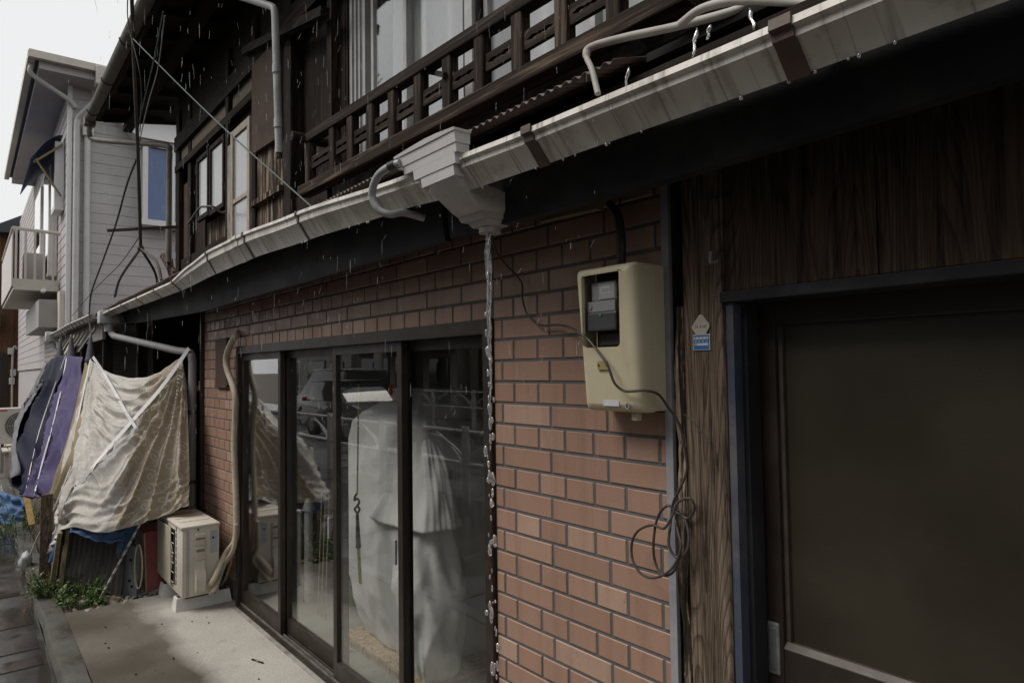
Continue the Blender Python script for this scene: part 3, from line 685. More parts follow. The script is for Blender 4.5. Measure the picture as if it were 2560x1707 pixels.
b = MB(); b.cbox(-6.9, -6.3, -.12, -.03, 2.36, 2.42, .005); part('roof_edge_timber', b, M_wood_rail)
# pale downpipe in front of the shutter box
M_pvc = worn('pale_pipe', (.43, .44, .44), .15, 7, .45, .05, (.22, .21, .19), .6)
p1_ = AY(600, -8, -.26); p2_ = AY(688, 20, -.17); p3_ = AY(698, 382, -.13)
pp = [p1_ + (p1_-p2_)*.6, p1_, p2_ + (p1_-p2_)*.12, p2_+Vector((0, 0, -.05)), p3_]
b = MB(); b.tube([pp[0], pp[1], pp[2]] + spl([pp[2], p2_+(p1_-p2_)*.03+Vector((0,0,-.008)), pp[3]], 5)[1:] + [pp[4]], .021, 14); dp = part('pale_downpipe', b, M_pvc, smooth='auto')
b = MB(); b.tube([pp[4]+Vector((0,0,.0)), pp[4]+Vector((0,0,-.03))], .017, 12); part('pipe_end', b, M_bronze, dp)
for t in (.35, .75): 
    q = pp[3].lerp(pp[4], t); b = MB(); b.tube([q, q+Vector((0,0,-.05))], .0235, 14); part('pipe_collar', b, M_pvc, dp, smooth='auto')
# metal washing-pole hook bent outside the left window
hk = [AY(470, 560, -.1), AY(497, 522, -.2), AY(512, 517, -.2), AY(536, 518, -.16), AY(552, 531, -.1), AY(566, 529, -.05)]
b = MB(); b.tube(spl(hk, 6), .008, 8); part('drying_hook', b, worn('rust_iron', (.1, .085, .075), .4, 20, .6), smooth='auto')

# ---- drooping pale conduits over the eave on the right
M_cond = worn('lagged_pipe', (.40, .385, .36), .2, 10, .6, .1, (.2, .18, .15), .6)
pts = [AY(1495, 235, -.40), AY(1480, 175, -.39), AY(1466, 140, -.38), AY(1480, 118, -.37), AY(1560, 95, -.34), AY(1690, 67, -.3), AY(1830, 30, -.28), AY(1880, 5, -.27), AY(1960, -30, -.25)]
b = MB(); b.tube(spl(pts, 8), [.0068]*16+[.0092]*(8*len(pts)-7-16), 12); part('lagged_pipe', b, M_cond, smooth='auto')
pts = [AY(1700, 62, -.32), AY(1750, 25, -.32), AY(1820, 5, -.31), AY(1900, 2, -.30), AY(1990, 8, -.29), AY(2080, 15, -.28)]
b = MB(); b.tube(spl(pts, 8), .009, 12); part('lagged_pipe', b, M_cond, smooth='auto')

# ---- ground-floor downpipe at the end of the gutter
pp = [(-8.0, -.36, 2.19), (-8.0, -.36, 2.10), (-7.98, -.34, 2.03), (-7.85, -.33, 1.985), (-6.2, -.11, 1.79), (-5.93, -.08, 1.765), (-5.885, -.07, 1.70), (-5.90, -.07, .05)]
M_pipe = worn('grey_pipe', (.235, .24, .245), .15, 8, .5, .06, (.13, .12, .11), .5)
b = MB(); b.tube(spl(pp[:4], 5)[:-1] + [pp[3], pp[4]] + spl(pp[4:7], 5)[1:] + [pp[7]], .032, 14); lp = part('corner_downpipe', b, M_pipe, smooth='auto')
b = MB(); b.cbox(-8.1, -7.93, -.45, -.27, 2.12, 2.25, .012); b.tube([(-8.0, -.36, 2.13), (-8.0, -.36, 2.04)], .042, 14); part('corner_hopper', b, M_hopper, lp, smooth='auto')
for z in (1.3, .75): b = MB(); b.tube([(-5.893, -.07, z), (-5.893, -.07, z-.03)], .036, 14); part('pipe_clamp', b, M_wire, lp, smooth='auto')
# ================================================================== LEAN-TO between the houses
lean = thing('lean_to_shed', (-10.4, .2, 0), 'low lean-to between the two houses with a short thin white gutter and pale fascia', 'shed')
b = MB(); b.box(-12.38, -8.42, -.36, -.33, 1.98, 2.22); b.build('fascia', worn('pale_fascia', (.3, .27, .26), .2, 4, .75, .15, (.16, .13, .11), .6), lean)
b = MB(); b.hexa([(-12.38,-.42,2.235),(-8.42,-.42,2.235),(-8.42,1.4,2.6),(-12.38,1.4,2.6),(-12.38,-.42,2.255),(-8.42,-.42,2.255),(-8.42,1.4,2.63),(-12.38,1.4,2.63)]); b.build('shed_roof', M_corr, lean)
b = MB(); b.box(-12.35, -8.42, 1.2, 1.25, -.05, 2.5); b.build('back_wall', M_porch, lean)
for x in (-8.6, -10.4, -12.2): b = MB(); b.box(x-.045, x+.045, -.33, -.24, -.05, 2.2); b.build('shed_post', M_wood_dark, lean)
def sg(x):
    z = 2.185+.006*sin(x*1.7); return [Vector(p) for p in ((x,-.50,z+.055),(x,-.503,z+.042),(x,-.49,z+.036),(x,-.46,z),(x,-.40,z),(x,-.385,z+.06),(x,-.39,z+.06),(x,-.405,z+.005),(x,-.455,z+.005),(x,-.484,z+.038),(x,-.492,z+.054))]
b = MB(); b.loft([sg(-8.15-.2*i) for i in range(23)]); sgu = b.build('gutter', M_gut, lean, smooth='auto')
for k in range(13):
    x = -8.3-.33*k; b = MB(); b.bar((x, -.507, 2.247), (x, -.463, 2.18), .014, .006); b.bar((x, -.463, 2.18), (x, -.39, 2.18), .014, .006); b.build('gutter_bracket', M_wire, sgu)
b = MB(); b.cbox(-12.72, -12.55, -.55, -.38, 2.12, 2.27, .012); b.tube([(-12.63, -.46, 2.13), (-12.63, -.44, 2.02), (-12.55, -.36, 1.93), (-12.5, -.33, 1.6)], .035, 12); b.build('hopper', M_hopper, lean, smooth='auto')
for k in range(7):     # loose sticks poking out between fascia and tarpaulins
    x = -8.6-.45*k; b = MB(); b.bar((x, -.4, 2.12-.03*random.random()), (x-.3+random.random()*.5, -.52, 1.86), .02, .02); b.build('tie_stick', M_wood_pale if k % 2 else M_steel, lean)

# ================================================================== GREY SIDED NEIGHBOUR
nb_ = thing('siding_house', (-16.2, 2.4, 0), 'two-storey house with pale mauve-grey siding, white bay window, balcony and blue roof', 'house')
M_siding = worn('siding', (.47, .445, .45), .1, 2.5, .7, .08, (.36, .34, .34), .5)
M_siding_w = worn('cream_trim', (.6, .57, .5), .1, 4, .6, .06, (.45, .42, .36), .5)
M_white = worn('white_frame', (.72, .72, .72), .06, 6, .45, .03)
NX, NY = -12.40, -.29
b = MB(); b.box(-25, NX-.02, NY+.02, 5, 0, 6.2); b.build('wall_core', M_siding, nb_)
z = 1.75; sid = None
while z < 6.15:
    b = MB(); b.hexa([(NX-.02,NY+.001,z),(NX+.010,NY+.001,z),(NX+.010,5,z),(NX-.02,5,z),(NX-.02,NY+.001,z+.156),(NX+.006,NY+.001,z+.156),(NX+.006,5,z+.156),(NX-.02,5,z+.156)]); b.build('siding_board', M_siding, nb_)
    b = MB(); b.hexa([(-25,NY-.010,z),(NX,NY-.010,z),(NX,NY+.02,z),(-25,NY+.02,z),(-25,NY-.004,z+.156),(NX,NY-.004,z+.156),(NX,NY+.02,z+.156),(-25,NY+.02,z+.156)]); b.build('siding_board', M_siding, nb_); z += .16
b = MB(); b.box(NX-.03, NX+.03, NY-.03, NY+.03, .0, 6.15); b.build('corner_trim', M_white, nb_)
# boxed eaves, roof, gutters
b = MB(); b.box(-19.6, NX+.45, -.72, NY+.02, 6.1, 6.24); b.build('front_eave', M_siding, nb_)
b = MB(); b.box(NX, NX+.45, NY+.021, 5, 6.1, 6.24); b.build('side_eave', M_siding, nb_)
b = MB(); b.hexa([(-19.7,-.8,6.26),(NX+.5,-.8,6.26),(NX+.5,5.2,6.26),(-19.7,5.2,6.26),(-18,1.6,7.3),(NX-1.8,1.6,7.3),(NX-1.8,2.6,7.3),(-18,2.6,7.3)]); b.build('blue_roof', worn('blue_tile_roof', (.06, .09, .19), .3, 6, .5, .2), nb_)
b = MB(); b.box(-19.7, NX+.53, -.86, -.77, 6.2, 6.31); ng = b.build('front_gutter', M_siding_w, nb_)
b = MB(); b.box(NX+.46, NX+.56, -.85, 5, 6.21, 6.32); b.build('side_gutter', M_siding_w, nb_)
b = MB(); b.cbox(NX+.40, NX+.60, -.02, .2, 6.0, 6.3, .02); b.build('gutter_box', M_siding_w, nb_)
M_npipe = worn('neighbour_pipe', (.58, .57, .56), .1, 6, .5, .05)
b = MB(); b.tube(spl([(NX+.5, .09, 6.02), (NX+.48, .08, 5.9), (NX+.12, -.16, 5.62), (NX+.07, -.2, 5.5)], 5)+[(NX+.07, -.2, 1.9)], .045, 12); b.build('downpipe', M_npipe, nb_, smooth='auto')
b = MB(); b.tube(spl([(NX+.3, -.8, 6.2), (NX+.25, -.78, 6.05), (NX+.1, -.33, 5.85), (NX+.07, -.22, 5.75)], 5), .035, 10); b.build('eave_elbow', M_npipe, nb_, smooth='auto')
b = MB(); b.tube([(NX+.07, -.06, 5.35), (NX+.07, -.055, 1.9)], .045, 12); dp2 = b.build('downpipe', M_npipe, nb_, smooth='auto')
b = MB(); b.cbox(NX+.01, NX+.14, -.13, .02, 5.32, 5.5, .015); b.build('pipe_hopper', M_npipe, dp2)
# bay window
b = MB(); b.box(NX+.016, NX+.28, .66, 2.2, 4.0, 4.09); b.box(NX+.016, NX+.28, .66, 2.2, 5.28, 5.38)
for y in (.68, 1.08, 1.7): b.box(NX+.2, NX+.28, y, y+.075, 4.09, 5.28)
b.box(NX+.016, NX+.07, .68, .74, 4.09, 5.28)
bay = b.build('bay_window', M_white, nb_)
b = MB(); b.box(NX+.03, NX+.22, .76, 2.1, 4.091, 5.279); b.build('blue_curtain', worn('blue_curtain', (.06, .13, .33), .2, 3, .6, .05), bay)
b = MB(); b.box(NX+.225, NX+.23, .75, 1.09, 4.085, 5.285); b.box(NX+.225, NX+.23, 1.15, 1.71, 4.085, 5.285); b.build('pane', glassm('bay_glass', (.96, .97, .98), .7), bay)
b = MB(); b.hexa([(NX+.0,.6,5.39),(NX+.34,.6,5.39),(NX+.34,2.3,5.39),(NX+.0,2.3,5.39),(NX+.0,.2,5.8),(NX+.05,.2,5.8),(NX+.05,2.3,5.8),(NX+.0,2.3,5.8)]); b.build('bay_roof', M_white, bay)
# balcony
bal = MB(); bal.box(-17.5, -13.5, -.92, NY-.02, 2.99, 3.17); ba = bal.build('balcony', M_siding_w, nb_)
b = MB(); b.tube([(-13.52, NY-.01, 3.96), (-13.52, -.93, 3.99), (-17.5, -.93, 3.99)], .028, 8); b.build('handrail', M_siding_w, ba)
for k in range(5): y = NY-.1-.125*k; b = MB(); b.box(-13.535, -13.505, y-.016, y+.016, 3.17, 3.97); b.build('baluster', M_siding_w, ba)
b = MB(); b.box(-17.5, -13.56, -.945, -.925, 3.05, 3.9); b.build('balcony_front', worn('balcony_sheet', (.62, .58, .56), .08, 3, .5), ba)
b = MB(); b.cbox(-14.6, -14.25, -.75, -.45, 3.17, 3.72, .02); b.build('balcony_cabinet', M_siding, ba)
# tall window and casements at the front upstairs, awning
for (x0, x1, z0, z1) in ((-13.5, -12.95, 4.25, 5.35), (-14.9, -13.9, 3.3, 5.2), (-17, -15.6, 3.4, 5.2)):
    b = MB(); b.box(x0, x1, NY-.14, NY-.015, z0, z1); wv = b.build('window', M_white, nb_); b = MB(); b.box(x0+.06, x1-.06, NY-.146, NY-.139, z0+.06, z1-.06); b.build('pane', M_glass, wv)
b = MB(); ang = []
def aw(u, v): x = -12.9-u*2.6; return Vector((x, NY-.04-.42*v, 5.45-.42*v*v-.05*v+.018*sin(u*60)*v))
b.grid(aw, 60, 6); b.build('blue_awning', worn('awning_cloth', (.03, .055, .12), .3, 5, .7, .1), nb_, smooth=True, solid=.01)
b = MB(); b.bar((-12.9, NY-.04, 5.3), (-12.92, NY-.42, 4.95), .03, .03); b.bar((-12.88, NY-.4, 5.0), (-12.86, NY-.06, 4.45), .025, .025); b.build('awning_arm', worn('brass_arm', (.2, .15, .06), .2, 9, .5), nb_)
# shutter, its box and pillar at street level
b = MB(); b.box(-15.6, -12.75, NY-.34, NY-.02, 2.35, 2.78); b.build('shutter_hood', worn('hood_grey', (.32, .31, .3), .15, 3, .6), nb_)
sh = MB(); sh.box(-15.5, -12.8, NY-.05, NY-.018, 0, 2.35); shut = sh.build('roller_shutter', M_siding, nb_)
for k in range(28): b = MB(); b.box(-15.5, -12.8, NY-.06, NY-.0505, .05+k*.082, .11+k*.082); b.build('slat', worn('shutter_slat', (.38, .35, .335), .1, 4, .6) if 'shutter_slat' not in MT else MT['shutter_slat'], shut)
b = MB(); b.box(-12.78, -12.44, NY-.1, NY-.02, 0, 2.9); b.build('pillar', M_siding_w, nb_)
b = MB(); b.tube([(-13.2, -.55, 2.95), (-12.95, -.55, 2.95)], .03, 8); b.build('lamp_tube', worn('tube_lamp', (.8, .8, .78), .05, 3, .4), nb_)

# ================================================================== BROWN HOUSE BEYOND
hc = thing('brown_house', (-31, 2, 0), 'orange-brown timber house with dark roof beyond the siding house', 'house')
M_brown = wood('brown_boards', (.07, .038, .022), (.13, .07, .04), (.18, .1, .058), 'z', .3)
b = MB(); b.box(-36, -25.6, -.75, 6, 0, 6.0); b.build('wall', M_brown, hc)
b = MB(); b.hexa([(-37,-1.2,5.9),(-25.2,-1.2,5.9),(-25.2,7,5.9),(-37,7,5.9),(-37,2.4,8.0),(-25.2,2.4,8.0),(-25.2,3,8.0),(-37,3,8.0)]); b.build('roof', worn('dark_roof', (.05, .055, .065), .2, 4, .6), hc)
for (z0, z1) in ((.4, 2.3),):
    b = MB(); b.box(-25.595, -25.56, -.7, -.5, z0, z1); b.build('door', M_bronze, hc)
for (y, z) in ((-.02, 2.25), (.05, 1.6), (.02, 1.35)): b = MB(); b.cbox(-25.6, -25.48, y-.5, y-.36, z, z+.2, .01); b.build('meter_case', M_white, hc)
b = MB(); b.tube(spl([(-25.5, -.3, 2.4), (-25.5, -.35, 2.5), (-25.5, -.4, 2.2), (-25.5, -.4, .6)], 5), .03, 8); b.build('pipe', M_siding_w, hc, smooth='auto')
b = MB(); b.cbox(-25.7, -25.2, -1.0, -.7, 3.05, 3.5, .03); b.build('shop_light', M_wire, hc)

# second outdoor unit, on slatted staging, facing up the street
def fan_grille(b, c, ax, up, r, rings, th):
    c = Vector(c); ax = Vector(ax).normalized(); up = Vector(up); sd_ = ax.cross(up).normalized()
    for k in range(1, rings+1):
        R_ = r*k/rings; b.tube([c + (up*sin(a)+sd_*cos(a))*R_ for a in [2*pi*i/24 for i in range(25)]], th, 5, False)
    for i in range(8): a = 2*pi*i/8; b.tube([c, c+(up*sin(a)+sd_*cos(a))*r], th, 5)
st = thing('staging', (-14.0, -.75, -.1), 'low slatted bench of pale boards under the far outdoor unit', 'bench')
for k in range(7): b = MB(); y = -1.02+k*.09; b.box(-15.2, -13.5, y, y+.075, .38, .41); b.build('slat', worn('pale_board', (.5, .46, .4), .15, 6, .7) if 'pale_board' not in MT else MT['pale_board'], st)
for x in (-15.1, -13.6):
    for y in (-.97, -.5): b = MB(); b.box(x-.03, x+.03, y-.03, y+.03, -.1, .379); b.build('leg', MT['pale_board'], st)
M_acw = worn('ac_casing_far', (.6, .58, .54), .08, 5, .5, .04)
ac2 = thing('outdoor_unit', (-14.3, -.75, .41), 'white outdoor unit facing along the street on slatted staging', 'air conditioner')
b = MB(); b.cbox(-14.55, -14.25, -1.1, -.42, .46, 1.06, .015); b.build('casing', M_acw, ac2)
b = MB(); b.box(-14.50, -14.30, -1.02, -.98, .41, .46); b.box(-14.50, -14.30, -.55, -.51, .41, .46); b.build('feet', M_wire, ac2)
b = MB(); b.tube([(-14.249, -.74, .76), (-14.235, -.74, .76)], .235, 24); b.build('fan_opening', plain('fan_dark', (.12, .12, .12), .6), ac2)
b = MB(); fan_grille(b, (-14.225, -.74, .76), (1, 0, 0), (0, 0, 1), .235, 7, .004); b.build('grille', plain('grille_far', (.4, .39, .37), .5), ac2)
b = MB(); b.tube([(-14.236, -.74, .76), (-14.22, -.74, .76)], .07, 20); b.build('hub', M_acw, ac2)
b = MB(); b.cbox(-14.252, -14.246, -1.06, -.94, 1.01, 1.035, .002); b.build('badge', plain('badge_red', (.45, .06, .05), .5), ac2)

# ================================================================== AERIAL MAST
mast = thing('aerial_mast', (-6.12, -.40, 2.25), 'thin dark leaning aerial mast on tripod legs with crossbar, standing on the eave roof', 'mast')
M_iron = worn('mast_iron', (.055, .045, .04), .4, 16, .6, .2, (.13, .07, .045), .6)
J = Vector((-6.12, -.408, 2.612)); K = AY(333, 92, -.625); T = K + (K-J)*.75
b = MB(); b.tube(spl([J, J.lerp(K, .5)+Vector((-.03, .01, 0)), K, T], 5), .0125, 10); b.build('pole', M_iron, mast, smooth='auto')
for e in (AY(287, 742, -.44), AY(404, 700, -.36), Vector((-6.5, -.2, 2.34))):
    e = Vector(e); m_ = J.lerp(e, .5) + Vector(((e.x-J.x)*.25, (e.y-J.y)*.25, .0)); b = MB(); b.tube(spl([J, m_, e], 6), .0105, 8); b.build('leg', M_iron, mast, smooth='auto')
b = MB(); b.bar(AX(268, 577, J.x), AX(445, 567, J.x-.05), .022, .022); b.build('crossbar', M_iron, mast)
b = MB(); b.ball(J, .026, 10, 7); b.build('joint', M_iron, mast)
M_cord = worn('green_cord', (.09, .13, .115), .3, 20, .7)
M_cable = worn('black_cable', (.03, .03, .03), .3, 20, .5)
def wire(label, pts, r, mat, name='wire', n=8):
    P = spl(pts, n); b = MB(); b.tube(P, r, 6); return b.build(name, mat, None, smooth='auto', label=label, cat='wire', loc=tuple(P[-1]))
wire('pale green cord stretched from the mast to the foot of the upstairs railing', [AY(333, 98, -.64), AY(470, 235, -.42), AY(600, 358, -.28), AY(780, 518, -.15)], .0045, M_cord, 'guy_cord')
wire('green wire hanging in a tight pair beside the mast', [AY(408, 30, -.62), AY(385, 150, -.58), AY(362, 245, -.55), AY(342, 335, -.51)], .0042, M_cord)
wire('thin grey wire slanting from the eave gutter to the mast', [AY(412, 40, -.62), AY(395, 170, -.58), AY(370, 260, -.55), AY(345, 370, -.5)], .0035, M_steel)
wire('slack black cable drooping from the mast past the gutter to the tarpaulins', [AY(343, 395, -.49), AY(318, 460, -.5), AY(290, 560, -.5), AY(258, 650, -.5), AY(228, 735, -.52), AY(224, 800, -.53), AY(230, 855, -.54)], .0075, M_cable)
wire('thin black wire from the crossbar down to the low gutter', [AY(350, 590, -.42), AY(300, 660, -.46), AY(240, 720, -.5), AY(180, 790, -.5)], .0038, M_cable)
wire('hairline wire running up beside the mast above the big eave', [AY(350, 330, -.5), AY(352, 200, -.6), AY(321, 60, -.66), AY(320, -30, -.7)], .0035, M_cable)
# ================================================================== TARPAULINS
from mathutils.bvhtree import BVHTree
def cloth_mat(name, c1, c2, line=None, scroll=0, rough=.8, trans=.25, stain=None, spec=.15):
    m, nt = nmat(name); uv = N(nt, 'UVMap'); v = uv.outputs[0]
    p = pos(nt); n1 = noise_(nt, p, 3, 5); n2 = noise_(nt, p, 180, 2); n3 = noise_(nt, p, 9, 6, .65)
    cr = rgbmix(nt, ramp(nt, n1, [(.3, 0), (.7, 1)]).outputs[0], c1, c2)
    cr = rgbmix(nt, ramp(nt, n3, [(.55, 0), (.75, .35)]).outputs[0], cr, tuple(x*.55 for x in c2))
    if stain:
        su = N(nt, 'SeparateXYZ'); L(nt, v, su.inputs[0]); e_ = math_(nt, 'ADD', su.outputs[0], math_(nt, 'MULTIPLY', n3, .5)); cr = rgbmix(nt, ramp(nt, e_, [(.95, 0), (1.4, .62)]).outputs[0], cr, stain)
    if line:
        vo = N(nt, 'TexVoronoi', voronoi_dimensions='2D'); vo.inputs['Scale'].default_value = scroll; vo.inputs['Randomness'].default_value = .55; L(nt, v, vo.inputs['Vector'])
        sb = N(nt, 'VectorMath', operation='SUBTRACT'); L(nt, v, sb.inputs[0]); L(nt, vo.outputs['Position'], sb.inputs[1])
        sp = N(nt, 'SeparateXYZ'); L(nt, sb.outputs[0], sp.inputs[0])
        an = math_(nt, 'DIVIDE', math_(nt, 'ARCTAN2', sp.outputs[1], sp.outputs[0]), 2*pi)
        ft = math_(nt, 'FRACT', math_(nt, 'ADD', math_(nt, 'MULTIPLY', vo.outputs['Distance'], 3.6), an))
        ln = ramp(nt, ft, [(.0, 0), (.06, 1), (.2, 1), (.27, 0)]).outputs[0]
        ln = math_(nt, 'MULTIPLY', ln, ramp(nt, vo.outputs['Distance'], [(.42, .6), (.5, 0)]).outputs[0])
        cr = rgbmix(nt, ln, cr, line)
    b = N(nt, 'BsdfPrincipled'); L(nt, cr, b.inputs['Base Color']); b.inputs['Roughness'].default_value = rough; b.inputs['Specular IOR Level'].default_value = spec
    bp = N(nt, 'Bump'); bp.inputs['Strength'].default_value = .25; bp.inputs['Distance'].default_value = .002; L(nt, n2, bp.inputs['Height']); L(nt, bp.outputs[0], b.inputs['Normal'])
    t = N(nt, 'BsdfTranslucent'); L(nt, cr, t.inputs[0]); ms = N(nt, 'MixShader'); ms.inputs[0].default_value = trans
    L(nt, b.outputs[0], ms.inputs[1]); L(nt, t.outputs[0], ms.inputs[2]); o = N(nt, 'OutputMaterial'); L(nt, ms.outputs[0], o.inputs[0]); return m
M_beige = cloth_mat('beige_scroll_cloth', (.60, .585, .555), (.50, .48, .44), (.70, .69, .67), 9, stain=(.36, .275, .165))
M_purple = cloth_mat('purple_cloth', (.13, .11, .23), (.09, .078, .18), (.15, .125, .2), 5, .7)
M_navyt = cloth_mat('navy_sheet', (.012, .013, .03), (.022, .022, .042), None, 0, .55, .05, None, .08)
M_greyt = cloth_mat('grey_sheet', (.13, .13, .15), (.22, .22, .23), None, 0, .5, .2)
M_bluet = cloth_mat('blue_tarp', (.075, .15, .29), (.11, .2, .36), None, 0, .5, .25)
M_tan = cloth_mat('tan_cloth', (.36, .3, .2), (.28, .22, .14), None, 0, .8, .25)
M_webbing = worn('white_webbing', (.62, .62, .63), .1, 20, .7, .2, (.45, .43, .4), .4)
def curve(pts):
    P = spl(pts, 12)
    def f(t): x = t*(len(P)-1); i = min(int(x), len(P)-2); return P[i].lerp(P[i+1], x-i)
    return f
def coons(top, bot, lef, rig):
    T, B, L_, R_ = map(curve, (top, bot, lef, rig)); a, b_, c, d = T(0), T(1), B(0), B(1)
    def f(u, v): return T(u)*(1-v)+B(u)*v + L_(v)*(1-u)+R_(v)*u - (a*(1-u)*(1-v)+b_*u*(1-v)+c*(1-u)*v+d*u*v)
    return f
def hang(name, label, mat, f, disp, nu, nv, solid=.004, group=None, asp=(1, 1), parent=None):
    def nrm(u, v):
        e = .02; n_ = (f(min(1, u+e), v)-f(max(0, u-e), v)).cross(f(u, min(1, v+e))-f(u, max(0, v-e)))
        n_ = n_.normalized() if n_.length > 1e-7 else Vector((0, -1, 0)); return n_ if n_.dot(CAM-f(u, v)) > 0 else -n_
    b = MB(); b.grid(lambda u, v: f(u, v)+nrm(u, v)*disp(u, v), nu, nv)
    bv = BVHTree.FromPolygons([tuple(p) for p in b.v], b.f)
    lo = min(p.z for p in b.v); cx = sum((p for p in b.v), Vector())/len(b.v)
    if parent: o = b.build(name, mat, parent, smooth=True, solid=solid, fix=False)
    else: o = b.build(name, mat, None, smooth=True, solid=solid, label=label, cat='tarpaulin', group=group, loc=(cx.x, cx.y, lo), fix=False)
    uvl = o.data.uv_layers.new(name='UVMap')
    for lp in o.data.loops: i = lp.vertex_index; uvl.data[lp.index].uv = ((i % (nu+1))/nu*asp[0], (i//(nu+1))/nv*asp[1])
    return o, bv
def hug(bv, px, py, off=.012, y=-.6):
    d = ray(px, py).normalized(); h = bv.ray_cast(CAM, d)
    return h[0]-d*off if h[0] is not None else AY(px, py, y)
def ss(a, b, x): t = max(0, min(1, (x-a)/(b-a))); return t*t*(3-2*t)
A = AY
f_ = coons([A(226,900,-.57), A(275,932,-.48), A(345,945,-.36), A(405,926,-.24), A(456,888,-.12)],
           [A(106,1420,-1.0), A(160,1322,-.93), A(250,1330,-.76), A(350,1308,-.52), A(470,1262,-.24)],
           [A(226,900,-.57), A(192,1040,-.72), A(148,1210,-.88), A(106,1420,-1.0)],
           [A(456,888,-.12), A(462,1000,-.15), A(468,1130,-.2), A(470,1262,-.24)])
def rdg(x): q = abs(sin(x*.5)); return 1-2*q**.7     # creased fold: sharp ridge, broad hollow
def bd(u, v):
    d = 0
    sag = v - .17*(1-(2*u-1)**2)
    w1 = ss(.0, .08, v)*(1-ss(.40, .62, v))*ss(.06, .28, u)*(1-ss(.70, .96, u))
    d += .020*w1*rdg(62*sag + 5*noise.noise((u*3, v*2, 0))) + .007*w1*sin(120*sag+2+3*noise.noise((u*5, v*3, 7)))
    pr = math.atan2(v+.0001, (1-u)*1.15+.0001); rr = math.hypot(v, (1-u)*1.15)
    w2 = ss(.02, .22, rr)*(1-ss(.85, 1.2, rr))*ss(.5, .8, pr)
    d += .034*w2*rdg(33*pr + 1.6*noise.noise((pr*3, rr*2, 4))) + .012*w2*rdg(71*pr+2*noise.noise((pr*5, rr*3, 2)))
    pl = math.atan2(v+.0001, u*1.15+.0001); rl_ = math.hypot(v, u*1.15)
    w3 = ss(.03, .2, rl_)*(1-ss(.75, 1.1, rl_))*ss(.55, .9, pl)
    d += .022*w3*rdg(26*pl + 2*noise.noise((pl*3, rl_*2, 9))) + .006*w3*sin(60*pl)
    q = (1-v) - .36*(u-.16)**2; w4 = ss(.70, .9, v)*ss(.1, .2, u)
    d += .014*w4*rdg(70*q + 5*noise.noise((u*3, v*4, 2)))*(.5+.8*abs(noise.noise((u*5, v*3, 3)))) + .005*w4*sin(140*q+6*noise.noise((u*6, v*3, 1)))
    kx, ky = (u-.14)*1.1, v-.93; kr = math.hypot(kx, ky); ka = math.atan2(ky, kx)
    d += .02*ss(.02, .08, kr)*(1-ss(.14, .34, kr))*rdg(11*ka)
    d += .045*sin(pi*u)*sin(pi*min(1, v*1.1)) + .016*noise.noise((u*4, v*5, 1)) + .007*noise.noise((u*13, v*14, 6)) + .003*noise.noise((u*40, v*44, 6))
    return d
beige, bv_b = hang('scroll_cloth', 'large beige scroll-patterned cloth hung between downpipe and shed, strapped with white webbing', M_beige, f_, bd, 190, 200, .003, asp=(1.2, 1.3))
# torn left flap below the knot is part of the cloth: the knot
p = hug(bv_b, 158, 1297, .01); b = MB(); b.ball(p, .035, 10, 8, (1, 1, 1.2)); b.tube(spl([p, p+Vector((.02, -.01, .06)), hug(bv_b, 178, 1225), hug(bv_b, 190, 1213)], 5), .006, 6)
b.build('knot', worn('knot_cloth', (.22, .2, .17), .3, 20, .8), beige)
def strapline(label, pix, bv, wd=.03, name='webbing_strap', off=.014):
    pl_ = []
    for q0, q1 in zip(pix, pix[1:]):
        n_ = max(2, int(math.hypot(q1[0]-q0[0], q1[1]-q0[1])/9))
        for k in range(n_):
            t = k/n_; x_ = q0[0]+(q1[0]-q0[0])*t; y_ = q0[1]+(q1[1]-q0[1])*t
            if len(q0) == 2 and len(q1) == 2: pl_.append(hug(bv, x_, y_, off))
            elif len(q0) == 3 and len(q1) == 3: pl_.append(AY(x_, y_, q0[2]+(q1[2]-q0[2])*t))
            elif k == 0: pl_.append(AY(*q0) if len(q0) == 3 else hug(bv, *q0, off))
    q = pix[-1]; pl_.append(AY(*q) if len(q) == 3 else hug(bv, *q, off))
    # pulled taut: bridge the hollows between folds
    for it in range(10):
        for i in range(1, len(pl_)-1):
            m_ = (pl_[i-1]+pl_[i+1])/2
            if (m_-CAM).length < (pl_[i]-CAM).length: pl_[i] = m_
    P = spl(pl_, 2); b = MB(); R = []
    for i, q in enumerate(P):
        t = (P[min(i+1, len(P)-1)]-P[max(0, i-1)]).normalized(); vd = Vector((.55, -.80, .22)).normalized(); s_ = t.cross(vd).normalized()
        R.append([q-s_*wd/2, q+s_*wd/2, q+s_*wd/2-vd*.003, q-s_*wd/2-vd*.003])
    b.loft(R); return b.build(name, M_webbing, None, smooth='auto', label=label, cat='strap', group='webbing straps over the tarpaulins', loc=tuple(P[-1]))
strapline('wide white webbing strap crossing the scroll cloth from the downpipe corner to the tied knot', [(472,870,-.1), (452,905), (400,975), (330,1052), (260,1132), (196,1210)], bv_b, .036)
strapline('white webbing strap running down the scroll cloth from its shed-side corner', [(232,892,-.58), (258,930), (290,985), (320,1040), (345,1078)], bv_b, .026)
strapline('narrow white strap along the shed-side edge of the scroll cloth', [(226,898,-.58), (207,985,-.67), (188,1080,-.765), (180,1135,-.80), (176,1165,-.82), (192,1212)], bv_b, .018)
